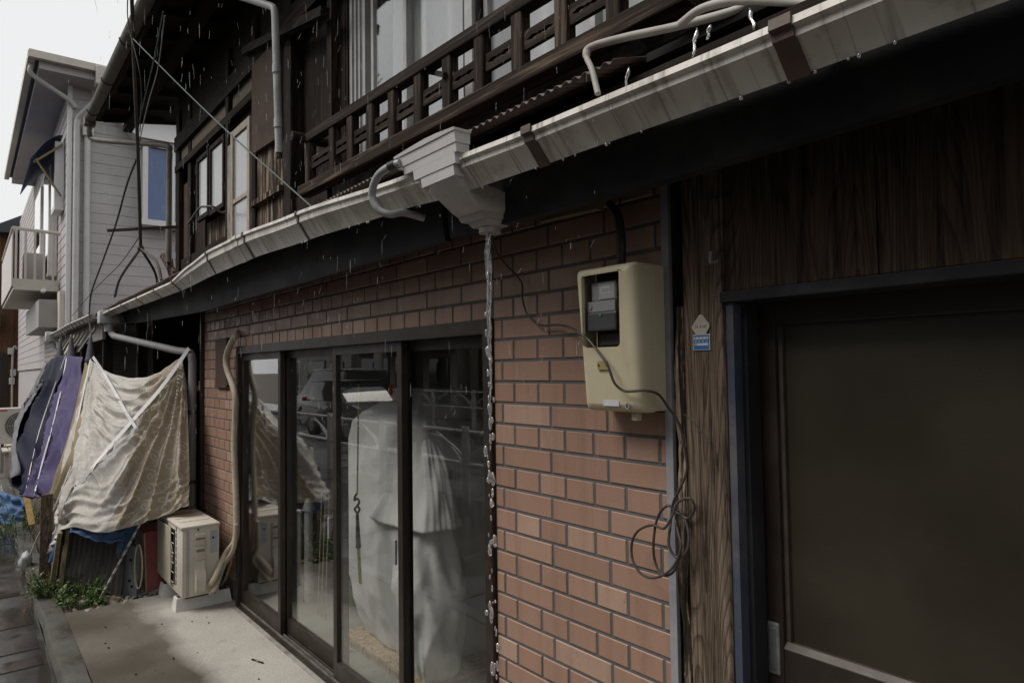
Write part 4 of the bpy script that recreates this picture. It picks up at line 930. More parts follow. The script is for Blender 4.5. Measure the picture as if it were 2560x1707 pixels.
# purple and navy sheets further along
fp = coons([A(167,888,-.60), A(188,893,-.585), A(208,893,-.575)], [A(62,1243,-1.02), A(85,1247,-1.0), A(108,1232,-.985)],
           [A(167,888,-.60), A(142,1010,-.74), A(110,1140,-.88), A(62,1243,-1.02)], [A(208,893,-.575), A(193,1000,-.68), A(155,1140,-.85), A(108,1232,-.985)])
purp, bv_p = hang('purple_sheet', 'purple patterned sheet hung beside the scroll cloth', M_purple, fp, lambda u, v: .05*sin(pi*u)+.06*rdg(19*u+3*v+3*noise.noise((u*2, v*3, 0)))*ss(0, .4, v)+.02*noise.noise((u*6, v*7, 0)), 50, 80)
strapline('thin white cord over the middle of the purple sheet', [(167,890,-.62), (150,985), (130,1070), (104,1160), (84,1240)], bv_p, .018)
fn = coons([A(118,912,-.64), A(140,898,-.63), A(166,885,-.61)], [A(38,1212,-1.08), A(50,1225,-1.06), A(66,1243,-1.03)],
           [A(118,912,-.64), A(82,985,-.74), A(47,1060,-.92), A(38,1212,-1.08)], [A(166,885,-.61), A(140,1010,-.76), A(105,1140,-.9), A(66,1243,-1.03)])
nav, bv_n = hang('navy_sheet', 'shiny navy plastic sheet at the far end of the row of tarpaulins', M_navyt, fn, lambda u, v: .04*sin(pi*u)+.06*rdg(18*u+4*v+3*noise.noise((u*2, v*3, 5)))*ss(0, .4, v)+.03*noise.noise((u*5, v*6, 3)), 50, 80)
fg = coons([A(116,915,-.66), A(124,940,-.67), A(128,945,-.66)], [A(36,1205,-1.1), A(42,1200,-1.09), A(50,1190,-1.06)],
           [A(116,915,-.66), A(80,985,-.76), A(45,1060,-.94), A(36,1205,-1.1)], [A(128,945,-.66), A(92,995,-.78), A(54,1070,-.95), A(48,1190,-1.06)])
gry, bv_g = hang('grey_sheet', 'crumpled grey plastic strip along the edge of the navy sheet', M_greyt, fg, lambda u, v: .03+.015*sin(pi*u)+.02*noise.noise((u*6, v*16, 3)), 20, 60)
strapline('thin cord over the navy sheet', [(164,888,-.63), (120,1000), (90,1100), (64,1230)], bv_n, .012)
ft_ = coons([A(210,898,-.575), A(222,900,-.57)], [A(112,1252,-.975), A(135,1250,-.93)], [A(210,898,-.575), A(190,1000,-.69), A(156,1140,-.85), A(112,1252,-.975)], [A(222,900,-.57), A(204,1020,-.7), A(178,1140,-.83), A(135,1250,-.93)])
hang('tan_sheet', 'narrow tan cloth between the purple sheet and the scroll cloth', M_tan, ft_, lambda u, v: -.02+.02*sin(9*u+2*v)+.02*noise.noise((u*4, v*6, 8)), 16, 50)
# gathered tops: bunches of cloth tied under the shed fascia
for i, (px, py, y, lab) in enumerate(((226,880,-.56,'grey knotted bunch of cloth above the scroll cloth'), (178,872,-.58,'grey knotted bunch of cloth above the purple sheet'), (150,880,-.6,'grey knotted bunch of cloth above the navy sheet'))):
    c = A(px, py, y); b = MB(); R = []
    for k in range(9):
        t = k/8; rad = .018+.05*t**1.3; R.append([c + Vector((rad*cos(a)*(1+.25*noise.noise((a*2, k, i))), rad*.7*sin(a), .16-.26*t)) for a in [2*pi*q/14 for q in range(14)]])
    b.loft(R); b.build('tied_bunch', M_greyt, None, smooth=True, label=lab, cat='cloth', loc=tuple(c))
# blue tarpaulin scraps under the hem
fb = coons([A(175,1316,-.9), A(250,1325,-.74), A(344,1306,-.5)], [A(180,1322,-.9), A(262,1352,-.72), A(346,1345,-.5)], [A(175,1316,-.9), A(180,1322,-.9)], [A(344,1306,-.5), A(346,1345,-.5)])
hang('blue_tarpaulin', 'frayed blue tarpaulin scrap drooping below the hem of the scroll cloth', M_bluet, fb, lambda u, v: -.015+.02*noise.noise((u*9, v*4, 1))+.012*sin(u*30+v*6), 50, 14, .002)
b = MB()
random.seed(5)
for k in range(46):
    u = random.uniform(.74, .92); p = fb(u, random.uniform(.55, .95)); b.tube([p, p+Vector((random.uniform(-.02, .02), -.015, -.04)), p+Vector((random.uniform(-.03, .03), -.02, -random.uniform(.07, .13)))], .0016, 4)
b.build('blue_fringe', M_bluet, None, label='fringe of frayed blue threads hanging from the tarpaulin scrap', cat='tarpaulin', loc=tuple(fb(.8, .8)))
fb2 = coons([A(130,1345,-.96), A(152,1338,-.93)], [A(118,1410,-.99), A(136,1400,-.96)], [A(130,1345,-.96), A(122,1385,-.98), A(118,1410,-.99)], [A(152,1338,-.93), A(142,1375,-.95), A(136,1400,-.96)])
hang('blue_tarpaulin', 'torn blue tarpaulin strip hanging beside the leaning planks', M_bluet, fb2, lambda u, v: .012*sin(u*8+v*5), 10, 20, .002)
c = AZ(25, 1275, .1); fb3 = coons([c+Vector((-.6, -.1, .16)), c+Vector((0, .0, .18)), c+Vector((.3, .15, .14))], [c+Vector((-.7, -.12, -.1)), c+Vector((.1, -.05, -.14)), c+Vector((.36, .12, -.1))], [c+Vector((-.6, -.1, .16)), c+Vector((-.7, -.12, -.1))], [c+Vector((.3, .15, .14)), c+Vector((.36, .12, -.1))])
hang('blue_tarpaulin', 'blue tarpaulin bundled on the ground past the navy sheet', M_bluet, fb3, lambda u, v: .06*noise.noise((u*7, v*5, 2)), 30, 16, .003)

# ================================================================== CLUTTER UNDER THE CLOTH
def leaning(name, label, cat, a, c, h, lean_v, th, mat, ribs=0):
    a = Vector(a); c = Vector(c); up = Vector((0, 0, h))+Vector(lean_v); n_ = (c-a).cross(up).normalized(); b = MB()
    if ribs:
        def fn(u, v): return a.lerp(c, u)+up*v+n_*(.008*(1 if (u*ribs) % 1 < .5 else -1))
        b.grid(fn, ribs*4, 2); return b.build(name, mat, None, label=label, cat=cat, solid=.003, loc=tuple((a+c)/2))
    b.hexa([a, c, c+n_*th, a+n_*th, a+up, c+up, c+up+n_*th, a+up+n_*th]); return b.build(name, mat, None, label=label, cat=cat, loc=tuple((a+c)/2))
M_dkpanel = worn('dark_panel', (.05, .043, .038), .35, 6, .55, .1, (.1, .085, .07), .5)
leaning('ribbed_panel', 'dark ribbed roofing panel leaning under the scroll cloth', 'panel', (-6.12, -.92, -.02), (-5.66, -.60, -.02), .46, (-.10, .06, 0), .01, M_dkpanel, 11)
leaning('base_board', 'pale board lying under the dark ribbed panel', 'plank', (-5.83, -.745, -.022), (-5.62, -.60, -.022), .03, (0, 0, 0), .03, M_wood_pale)
pl = leaning('metal_plate', 'grey punched metal plate standing behind the striped pole', 'plate', (-5.80, -.64, -.02), (-5.62, -.50, -.02), .36, (-.03, .03, 0), .012, worn('galvanised', (.16, .17, .18), .25, 7, .5, .1, (.08, .075, .07), .6, metal=.3))
for (t, z) in ((.25, .12), (.7, .1), (.8, .06), (.3, .05), (.75, .25), (.35, .22)):
    q = Vector((-5.80, -.64, 0)).lerp(Vector((-5.62, -.50, 0)), t)+Vector((-.0, -.0, z)); b = MB(); n_ = Vector((.18, .14, 0)).cross(Vector((0, 0, 1))).normalized(); b.tube([q+n_*.0, q+n_*.006], .011, 10); b.build('hole', M_black, pl, loc=None)
rb = thing('red_box', (-5.86, -.26, -.02), 'faded red cabinet with a tan side standing beside the outdoor unit', 'box')
b = MB(); b.hexa([(-6.02,-.425,-.02),(-5.675,-.425,-.02),(-5.66,-.10,-.02),(-6.02,-.10,-.02),(-6.03,-.44,.43),(-5.685,-.44,.43),(-5.67,-.11,.43),(-6.03,-.11,.43)]); b.build('cabinet', worn('faded_red', (.20, .045, .042), .25, 6, .6, .1, (.26, .12, .1), .5), rb)
b = MB(); b.hexa([(-6.02,-.435,-.018),(-5.678,-.435,-.018),(-5.678,-.4255,-.018),(-6.02,-.4255,-.018),(-6.03,-.45,.42),(-5.688,-.45,.42),(-5.688,-.4405,.42),(-6.03,-.4405,.42)]); b.build('side_panel', worn('tan_board', (.33, .25, .18), .2, 6, .7), rb)
# striped pole
p0_ = Vector((-5.665, -.735, -.0)); p1_ = AY(352, 1305, -.5)
m, nt = nmat('striped_pole'); sp = N(nt, 'SeparateXYZ'); L(nt, pos(nt), sp.inputs[0]); fr_ = math_(nt, 'FRACT', math_(nt, 'MULTIPLY', sp.outputs[2], 16)); finish(nt, ramp(nt, fr_, [(.0, (.5, .5, .5)), (.55, (.5, .5, .5)), (.6, (.17, .17, .17)), (.95, (.2, .2, .2))]).outputs[0], .4)
b = MB(); b.tube([p0_, p1_], .0085, 10); b.build('striped_pole', m, None, smooth='auto', label='thin silver pole with dark bands leaning from the gravel up to the tarpaulin', cat='pole', loc=tuple(p0_))
b = MB(); b.cbox(-.03, .03, -.02, .02, -.012, .02, .006); 
for v in b.v: v += Vector((-5.635, -.715, .005))
b.build('plastic_scrap', worn('pale_plastic', (.55, .55, .48), .1, 9, .5), None, label='small pale plastic piece at the foot of the striped pole', cat='litter', loc=(-5.635, -.715, 0))
M_hose = worn('cream_hose', (.34, .3, .2), .2, 14, .5)
for i, (dx, rr, lab) in enumerate(((0, .09, 'looped cream hose hanging beside the red cabinet'), (.05, .07, 'smaller loop of cream hose against the red cabinet'))):
    c = AY(338+12*i, 1415, -.50); b = MB(); b.tube([c+Vector((rr*.45*cos(a), rr*.45*cos(a)*.6-.01*i, .14*sin(a)*(1+.1*i))) for a in [2*pi*k/30*1.15 for k in range(31)]], .006, 8); b.build('hose', M_hose, None, smooth='auto', label=lab, cat='hose', loc=tuple(c-Vector((0, 0, .14))))
# leaning planks and posts at the corner of the cloth
for (lab, p, q, w_, mat) in (('pale yellow plank leaning at the corner of the scroll cloth', (150,1470,-.93), (168,1322,-.9), .03, M_wood_pale), ('second pale plank leaning behind the torn blue strip', (128,1470,-.97), (150,1330,-.95), .028, M_wood_pale), ('dark thin batten between the two leaning planks', (141,1475,-.95), (160,1325,-.92), .02, M_wood_dark),
                             ('weathered grey board post standing beside the white strings', (112,1445,-1.0), (118,1235,-1.0), .075, M_wood_post), ('yellowish stake beyond the weathered board post', (80,1312,-1.0), (66,1240,-1.03), .05, wood('stake', (.2, .12, .04), (.34, .22, .08), (.4, .28, .12), 'z'))):
    a_ = AY(*p); c_ = AY(*q); a_.z = max(-.03, a_.z); b = MB(); b.bar(a_, c_, w_, .02, (1, 0, 0)); b.build('plank', mat, None, label=lab, cat='plank', group='planks propped at the corner of the cloth', loc=tuple(a_))
b = MB()
pts = [A(178,1165,-.83), A(140,1260,-.93), A(100,1330,-1.0), AZ(76, 1385, .09)]
b.tube(spl(pts, 8), .006, 6); b.build('white_string', M_webbing, None, label='white string tied down from the cloth to the crumpled plastic bag', cat='string', loc=tuple(pts[-1]))
c = AZ(64, 1402, .03); b = MB(); b.ball(c, .085, 14, 10, (.8, .5, 1.1))
for v in b.v: v += Vector((noise.noise(v*18), noise.noise(v*18+Vector((9, 0, 0))), noise.noise(v*18+Vector((0, 9, 0)))))*.035; v.x += (v.z-c.z)*.5
b.build('plastic_bag', cloth_mat('white_bag', (.66, .66, .66), (.55, .56, .58), None, 0, .4, .3), None, smooth=True, label='crumpled white plastic bag tied at the foot of the strings', cat='bag', loc=tuple(c-Vector((0, 0, .09))))

# ---- weeds
def leafmat(name, a, c):
    m, nt = nmat(name); g_ = N(nt, 'NewGeometry'); cr = ramp(nt, g_.outputs['Random Per Island'], [(0, a), (.6, c), (.9, tuple(min(1, x*1.5) for x in c)), (1, (.2, .18, .05))]).outputs[0]
    b = N(nt, 'BsdfPrincipled'); L(nt, cr, b.inputs['Base Color']); b.inputs['Roughness'].default_value = .4
    t = N(nt, 'BsdfTranslucent'); L(nt, cr, t.inputs[0]); ms = N(nt, 'MixShader'); ms.inputs[0].default_value = .3; L(nt, b.outputs[0], ms.inputs[1]); L(nt, t.outputs[0], ms.inputs[2]); o = N(nt, 'OutputMaterial'); L(nt, ms.outputs[0], o.inputs[0]); return m
M_leaf = leafmat('weed_leaf', (.035, .065, .015), (.08, .135, .03)); M_dry = leafmat('dry_leaf', (.13, .1, .04), (.18, .15, .06))
def weed(c, rad, h, n, label, mat, seed, spread=1.0):
    random.seed(seed); c = Vector(c); w_ = thing('weed', c, label, 'plant', 'weeds growing along the kerb')
    st_ = MB(); lf = MB()
    for i in range(n):
        a = random.uniform(0, 2*pi); r = rad*math.sqrt(random.random()); base = c+Vector((r*cos(a)*spread, r*sin(a)*.8, 0))
        out = Vector((cos(a), sin(a), 0))*random.uniform(.1, .5)*h; H = h*random.uniform(.35, 1.0)
        tip = base+out+Vector((0, 0, H)); mid = base+out*.25+Vector((0, 0, H*.6)); st_.tube(spl([base, mid, tip], 3), [.0022]*6+[.001], 4)
        for k in range(random.randint(4, 8)):
            t = random.uniform(.25, 1); p = base.lerp(tip, t)+Vector((random.uniform(-1, 1), random.uniform(-1, 1), random.uniform(-.3, .5)))*.012
            l = random.uniform(.02, .05); d = Vector((random.uniform(-1, 1), random.uniform(-1, 1), random.uniform(-.25, .6))).normalized(); s_ = d.cross(Vector((random.uniform(-.3, .3), random.uniform(-.3, .3), 1))).normalized()*l*.3; up = s_.cross(d).normalized()*l*.12
            lf.add([p, p+d*l*.5+s_+up, p+d*l, p+d*l*.5-s_+up, p+d*l*.5], [(0, 1, 4), (1, 2, 4), (2, 3, 4), (3, 0, 4)])
    st_.build('stems', mat, w_); lf.build('leaves', mat, w_, fix=False)
weed((-5.78, -.83, -.02), .16, .15, 60, 'dense low green weeds against the dark ribbed panel', M_leaf, 1, 1.3)
weed((-6.10, -.98, -.03), .13, .2, 50, 'taller green weeds at the foot of the planks by the kerb', M_leaf, 2)
weed((-5.60, -.79, -.02), .07, .08, 20, 'small weed tuft at the end of the striped pole', M_leaf, 3)
weed((-6.35, -1.03, -.05), .10, .22, 26, 'dry brownish weeds under the plastic bag', M_dry, 4)
weed((-8.3, -1.02, -.05), .35, .32, 46, 'straggling yellow-green weeds beyond the weathered board post', M_leaf, 5, 1.5)
weed((-9.6, -1.0, -.05), .4, .35, 40, 'dry weeds near the blue bundle on the ground', M_dry, 6, 1.6)
random.seed(21)
for k in range(16):
    x = random.uniform(-5.1, -3.2); y = random.uniform(-.85, -.1); b = MB(); r = random.uniform(.003, .007); b.ball((x, y, .002), r, 6, 4, (random.uniform(1, 2), 1, .5)); b.build('debris', M_wood_dark, None, label='dark speck of debris on the concrete apron', cat='debris', group='specks on the concrete', loc=(x, y, 0))
a_ = AZ(630, 1647, .004); b = MB(); b.bar(a_, a_+Vector((.09, .03, .002)), .009, .006); b.build('wood_splinter', M_wood_rot, None, label='brown wood splinter lying on the apron in front of the glass', cat='debris', loc=tuple(a_))
# ================================================================== OUTDOOR UNIT BY THE WINDOW
M_acb = worn('ac_beige', (.56, .52, .45), .08, 5, .5, .04, (.38, .34, .28), .45)
M_acd = plain('ac_dark', (.02, .02, .02), .7)
X0, X1, Y0, Y1, Z0, Z1 = -5.64, -4.98, -.35, -.11, .098, .572
ac = thing('outdoor_unit', (-5.3, -.22, 0), 'beige outdoor unit on white plastic feet beside the shop window', 'air conditioner')
b = MB(); b.cbox(X0, X1, Y0, Y1, Z0, Z1-.012, .012); b.build('casing', M_acb, ac, smooth='auto')
b = MB(); b.cbox(X0-.008, X1+.006, Y0-.008, Y1+.004, Z1-.022, Z1, .008); top = b.build('top_cover', M_acb, ac, smooth='auto')
for k in range(4): x = X0+.1+.13*k; b = MB(); b.box(x, x+.012, Y0+.02, Y1-.02, Z1, Z1+.0035); b.build('top_rib', M_acb, top)
# front fan panel
b = MB(); b.box(X0+.03, X1-.19, Y0-.002, Y0+.003, Z0+.05, Z1-.05); b.build('fan_opening', M_acd, ac)
b = MB(); c = Vector(((X0+X1-.16)/2, Y0-.012, (Z0+Z1)/2)); fan_grille(b, c, (0, -1, 0), (0, 0, 1), .19, 6, .003)
for k in range(6): z_ = Z0+.07+k*.066; b.tube([(X0+.02, Y0-.012, z_), (X1-.18, Y0-.012, z_)], .0025, 5)
b.build('fan_grille', M_acb, ac)
b = MB(); b.cbox(X0+.0, X0+.42, Y0-.02, Y0-.014, Z0+.04, Z1-.04, .003); b.build('air_guide', worn('ac_guide', (.42, .38, .29), .1, 6, .55), ac)
for k in range(9): z_ = Z0+.06+k*.045; b = MB(); b.box(X1-.165, X1-.148, Y0-.003, Y0+.002, z_, z_+.034); b.build('side_slot', MT['ac_slot'] if 'ac_slot' in MT else worn('ac_slot', (.16, .14, .11), .1, 5, .7), ac)
# side face: recess line, valve cover, label, screws
b = MB(); b.box(X1, X1+.003, Y0+.028, Y0+.034, Z0+.012, Z1-.03); b.box(X1, X1+.003, Y0+.040, Y0+.044, Z0+.012, Z1-.03); b.build('panel_seam', worn('ac_seam', (.36, .33, .28), .1, 5, .6), ac)
b = MB(); yA, yB = Y0+.075, Y0+.145
b.cbox(X1-.004, X1+.02, yA, yB, Z1-.14, Z1-.055, .006); b.cbox(X1-.004, X1+.017, yA+.001, yB-.001, Z1-.235, Z1-.1405, .004)
b.loft([[Vector((X1, yA, z)), Vector((X1+d_, yA+.004, z)), Vector((X1+d_, yB-.004, z)), Vector((X1, yB, z))] for z, d_ in ((Z1-.2355, .017), (Z1-.29, .02), (Z1-.33, .046), (Z0+.06, .048), (Z0+.03, .03), (Z0+.02, .0))])
vc = b.build('valve_cover', M_acb, ac, smooth='auto')
for z_ in (Z1-.095, Z1-.165, Z1-.175): b = MB(); b.box(X1+.0165, X1+.0215, yA+.008, yB-.006, z_, z_+(.012 if z_ > Z1-.1 else .004)); b.build('grip_slot', worn('ac_slot', (.16, .14, .11), .1, 5, .7) if 'ac_slot' not in MT else MT['ac_slot'], vc)
m, nt = nmat('ac_label'); v = coords(nt, (1, 1, 1)); n = noise_(nt, coords(nt, (1, 300, 160)), 1, 1); finish(nt, ramp(nt, n, [(.45, (.36, .39, .44)), (.5, (.2, .23, .29)), (.6, (.4, .42, .46))]).outputs[0], .5)
b = MB(); b.box(X1, X1+.0015, Y1-.062, Y1-.014, Z1-.20, Z1-.05); b.build('rating_label', m, ac)
b = MB(); b.box(X1+.0015, X1+.0025, Y1-.05, Y1-.036, Z1-.105, Z1-.09); b.build('label_mark', M_acd, ac)
for (y_, z_) in ((Y1-.028, Z0+.025), (Y1-.05, Z0+.02), (Y0+.1, Z1-.03)): b = MB(); b.tube([(X1, y_, z_), (X1+.005, y_, z_)], .006, 10); b.build('screw', M_acd, ac)
b = MB(); b.box(X0+.08, X1-.02, Y0+.03, Y1-.02, .086, Z0+.004); b.build('base_pan', M_wire, ac)
def foot(x):
    b = MB(); b.hexa([(x-.065,-.375,0),(x+.055,-.375,0),(x+.055,-.012,0),(x-.065,-.012,0),(x-.045,-.365,.085),(x+.04,-.365,.085),(x+.04,-.022,.085),(x-.045,-.022,.085)]); f = b.build('foot', worn('foot_plastic', (.62, .61, .58), .08, 7, .6, .05, (.45, .42, .37), .5) if 'foot_plastic' not in MT else MT['foot_plastic'], ac)
    b = MB(); b.box(x-.03, x+.03, -.355, -.03, .0851, .0885); b.build('foot_rail', M_wire, f)
foot(-5.09); foot(-5.50)
# lagged pipes from the unit up the wall
M_lag = worn('lagging_tape', (.44, .39, .29), .12, 18, .65, .2, (.3, .25, .17), .5)
base = Vector((X1+.03, Y1-.07, .17))
main = [base, base+Vector((.03, .02, .035)), AY(563, 1386, -.075), AY(588, 1348, -.045), AY(591, 1277, -.04), AY(586, 1130, -.04), AY(588, 1050, -.04), AY(588, 985, -.045), AY(568, 923, -.055), AY(567, 887, -.055), AY(582, 850, -.05), AY(594, 836, -.02), AY(598, 832, .01)]
lg = thing('lagged_pipes', (-4.93, -.05, .15), 'pair of cream taped refrigerant pipes rising from the outdoor unit up the wall', 'pipe')
b = MB(); b.tube(spl(main, 7), .021, 12); b.build('main_pipe', M_lag, lg, smooth='auto')
sec = [base+Vector((0, .0, -.06)), base+Vector((.03, .03, -.02)), AY(560, 1412, -.08), AY(584, 1372, -.06), AY(590, 1310, -.05)]
b = MB(); b.tube(spl(sec, 7), .016, 10); b.build('branch_pipe', M_lag, lg, smooth='auto')
sec = [AY(585, 1350, -.02), AY(578, 1400, -.02), AY(566, 1440, -.03), AY(553, 1462, -.05)]
b = MB(); b.tube(spl(sec, 7), .010, 8); b.build('drain_hose', M_hose, lg, smooth='auto')
a_ = AY(547, 858); c_ = AY(574, 970); b = MB(); b.cbox(a_.x, c_.x, -.025, .004, c_.z, a_.z+.03, .003)
b.build('wooden_plate', worn('plate_brown', (.06, .03, .02), .3, 7, .7), None, label='dark brown wooden plate fixed on the tiles behind the lagged pipes', cat='board', loc=(a_.x, 0, c_.z))

# ================================================================== ELECTRIC METER BOX
M_cream2 = worn('meter_cream', (.56, .51, .36), .08, 3, .45, .04, (.42, .36, .23), .5, fine=25)
mb_ = thing('meter_box', (-1.285, -.0, 1.48), 'yellowed cream electric meter box on the brick tiles with a windowed cover', 'meter box')
bx0, bx1, bz0, bz1 = -1.392, -1.178, 1.478, 1.878
def yf(z): t = (z-bz0)/(bz1-bz0); return -.112-.034*min(1, t*2.2)
wx0, wx1, wz0, wz1 = -1.362, -1.222, 1.655, 1.862
def rrect(x0, x1, z0, z1, r, n=4):
    P = []
    for (cx, cz, a0) in ((x1-r, z1-r, 0), (x0+r, z1-r, pi/2), (x0+r, z0+r, pi), (x1-r, z0+r, 1.5*pi)):
        for k in range(n+1): a = a0+pi/2*k/n; P.append((cx+r*cos(a), cz+r*sin(a)))
    return P
# cover: rounded-front shell lofted in depth, with a window opening
cv = MB(); O = rrect(bx0, bx1, bz0, bz1, .012)
def lay(pts, fy, inset=0):
    cx, cz = (bx0+bx1)/2, (bz0+bz1)/2; R = []
    for (x, z) in pts:
        sx = (x-cx)*(1-inset/((bx1-bx0)/2)); sz = (z-cz)*(1-inset/((bz1-bz0)/2)); R.append(Vector((cx+sx, fy(cz+sz), cz+sz)))
    return R
Wp = rrect(wx0, wx1, wz0, wz1, .012)
rings = [lay(O, lambda z: -.058), lay(O, lambda z: yf(z)+.028), lay(O, lambda z: yf(z)+.012, .003), lay(O, lambda z: yf(z)+.003, .011), lay(O, lambda z: yf(z), .022)]
cv.loft(rings, True, False)
inner = rings[-1]
# bridge front ring to the window ring
wv = [Vector((x, yf(z), z)) for x, z in Wp]; n0 = len(cv.v); cv.add(inner, []); cv.add(wv, []); K = len(inner)
for k in range(K): k2 = (k+1) % K; cv.f.append((n0+k, n0+k2, n0+K+k2, n0+K+k)); cv.m.append(0)
cv.loft([wv, [p+Vector((0, .012, 0)) for p in wv]], True, False)
cv.build('cover', M_cream2, mb_, smooth='auto')
b = MB(); b.cbox(bx0+.002, bx1-.002, -.0565, .0, bz0+.003, bz1-.002, .004); b.build('back_box', M_cream2, mb_)
b = MB(); b.box(wx0-.01, wx1+.012, -.075, -.06, wz0-.01, wz1+.01); b.build('recess', plain('meter_recess', (.035, .035, .035), .7), mb_)
M_mgrey = worn('meter_grey', (.24, .24, .245), .1, 9, .4, .03); M_mdark = worn('meter_black', (.05, .05, .055), .1, 9, .35, .03)
b = MB(); b.cbox(-1.352, -1.258, -.117, -.075, 1.785, 1.838, .003); mt = b.build('meter', M_mgrey, mb_)
b = MB(); b.box(-1.322, -1.262, -.119, -.117, 1.789, 1.834); b.build('meter_face', worn('meter_face', (.33, .33, .335), .05, 9, .3), mt)
b = MB(); b.box(-1.314, -1.279, -.1196, -.119, 1.805, 1.823); b.build('display', plain('lcd', (.5, .5, .49), .3), mt)
b = MB(); b.box(-1.311, -1.282, -.12, -.1196, 1.808, 1.820); b.build('display_glass', plain('lcd_in', (.33, .33, .32), .2), mt)
b = MB(); b.cbox(-1.362, -1.256, -.125, -.075, 1.754, 1.784, .002); b.build('terminal_strip', M_mgrey, mt)
b = MB(); b.tube([(-1.348, -.1245, 1.769), (-1.348, -.128, 1.769)], .0065, 14); b.build('seal_screw', M_steel, mt)
b = MB(); b.cbox(-1.358, -1.248, -.132, -.075, 1.70, 1.7535, .006); b.build('terminal_cover', M_mdark, mt)
b = MB(); b.tube([(-1.303, -.1325, 1.746), (-1.303, -.1345, 1.746)], .0055, 14); b.build('green_dot', plain('green_sticker', (.03, .22, .07), .5), mt)
b = MB(); b.cbox(-1.345, -1.23, -.1, -.075, 1.66, 1.698, .004); b.build('lower_cover', M_mdark, mt)
b = MB(); b.cbox(-1.245, -1.23, -.11, -.075, 1.72, 1.835, .002); b.build('meter_bracket', M_mdark, mt)
b = MB(); z_ = 1.607; b.box(-1.313, -1.274, yf(z_)-.002, yf(z_)+.001, z_-.013, z_+.012); b.build('brass_plate', worn('brass_plate', (.28, .22, .08), .15, 9, .5), mb_)
for x in (-1.309, -1.278): b = MB(); b.tube([(x, yf(z_)-.001, z_), (x, yf(z_)-.004, z_)], .0035, 8); b.build('rivet', M_wire, mb_)
b = MB(); z_ = 1.503; b.box(-1.312, -1.255, yf(z_)-.0025, yf(z_)+.001, z_-.008, z_+.008); b.build('name_plate', worn('alu_plate', (.48, .49, .52), .1, 30, .4), mb_)
b = MB(); b.tube([(-1.225, yf(1.5)-.004, 1.497), (-1.225, yf(1.5)+.004, 1.497)], .0085, 16); lk = b.build('lock', M_steel, mb_)
b = MB(); b.box(-1.227, -1.223, yf(1.5)-.0052, yf(1.5)-.004, 1.493, 1.502); b.build('key_slot', M_acd, lk)
b = MB(); b.cbox(-1.246, -1.226, -.08, -.06, 1.455, 1.478, .002); b.build('cable_gland', M_cream2, mb_)
p = spl([AY(1523, 510, -.03), AY(1545, 540, -.04), AY(1553, 600, -.05), AY(1553, 668, -.05)], 6); b = MB(); b.tube(p, .013, 10); b.build('service_conduit', worn('black_conduit', (.025, .022, .02), .3, 9, .5), mb_, smooth='auto')

# ================================================================== LOOSE CABLE with hank
def fcb(px, py, off):   # on the box front if over the box
    return AY(px, py, off)
pts = [(1228, 590, -.10), (1240, 628, -.06), (1268, 665, -.03), (1303, 705, -.022), (1306, 745, -.022), (1318, 785, -.022), (1350, 812, -.025), (1395, 812, -.03), (1425, 818, -.08), (1448, 832, -.155), (1470, 848, -.157), (1500, 885, -.157), (1520, 915, -.156), (1535, 955, -.152), (1556, 975, -.142), (1578, 978, -.137), (1610, 976, -.128), (1645, 985, -.095), (1668, 1015, -.05), (1698, 1060, -.03), (1712, 1120, -.025), (1717, 1175, -.022), (1700, 1220, -.03), (1685, 1250, -.035)]
hank = [(1680, 1275, -.035), (1675, 1320, -.05), (1672, 1360, -.06), (1690, 1392, -.06), (1715, 1380, -.055), (1722, 1340, -.045), (1712, 1295, -.035), (1698, 1275, -.03), (1690, 1300, -.03), (1700, 1340, -.04), (1698, 1390, -.05), (1682, 1430, -.06), (1655, 1435, -.06), (1637, 1400, -.06), (1634, 1350, -.06), (1645, 1290, -.05), (1670, 1263, -.045), (1690, 1280, -.04), (1720, 1295, -.035), (1736, 1270, -.04), (1725, 1245, -.045), (1695, 1255, -.05), (1680, 1290, -.06), (1660, 1320, -.065), (1630, 1312, -.065), (1597, 1325, -.06), (1580, 1355, -.055), (1582, 1400, -.055), (1605, 1435, -.06), (1640, 1443, -.065), (1680, 1420, -.07), (1702, 1370, -.06), (1695, 1330, -.05), (1688, 1300, -.04)]
b = MB(); b.tube([AY(*q) for q in []] or spl([AY(*q) for q in pts+hank], 7), .0036, 8)
b.build('loose_cable', worn('brown_cable', (.042, .034, .029), .25, 20, .5, .1, (.09, .078, .068), .5), None, smooth='auto', label='brown loose cable sagging across the meter box and ending in a knotted coil', cat='cable', loc=tuple(AY(*hank[-1])))
b = MB(); b.tube(spl([AY(1710, 1035, -.02), AY(1730, 1050, -.025), AY(1752, 1078, -.026), AY(1775, 1110, -.028)], 6), .0012, 5); b.build('stray_wire', M_cable, None, label='hair-thin stray wire curling on the wooden post', cat='wire', loc=tuple(AY(1775, 1110, -.028)))

# ================================================================== PLATES ON THE POST
def txt(s_, x, z, y, size, mat, parent, sx=1.0):
    cu_ = bpy.data.curves.new('print', 'FONT'); cu_.body = s_; cu_.size = size; cu_.align_x = 'CENTER'; cu_.align_y = 'CENTER'; cu_.extrude = .0001
    o = bpy.data.objects.new('print', cu_); col.objects.link(o); dg = bpy.context.evaluated_depsgraph_get(); me = bpy.data.meshes.new_from_object(o.evaluated_get(dg)); bpy.data.objects.remove(o)
    me.materials.clear(); me.materials.append(mat); o = bpy.data.objects.new('print', me); col.objects.link(o); o.parent = parent; o.location = Vector((x, y, z))-org(parent); o.rotation_euler = (pi/2, 0, 0); o.scale = (sx, 1, 1); return o
yp = -.0225
dm = thing('diamond_plate', (-1.054, yp, 1.665), 'small off-white diamond number plate nailed on the wooden post', 'plate')
c = Vector((-1.0545, yp, 1.7)); P = []
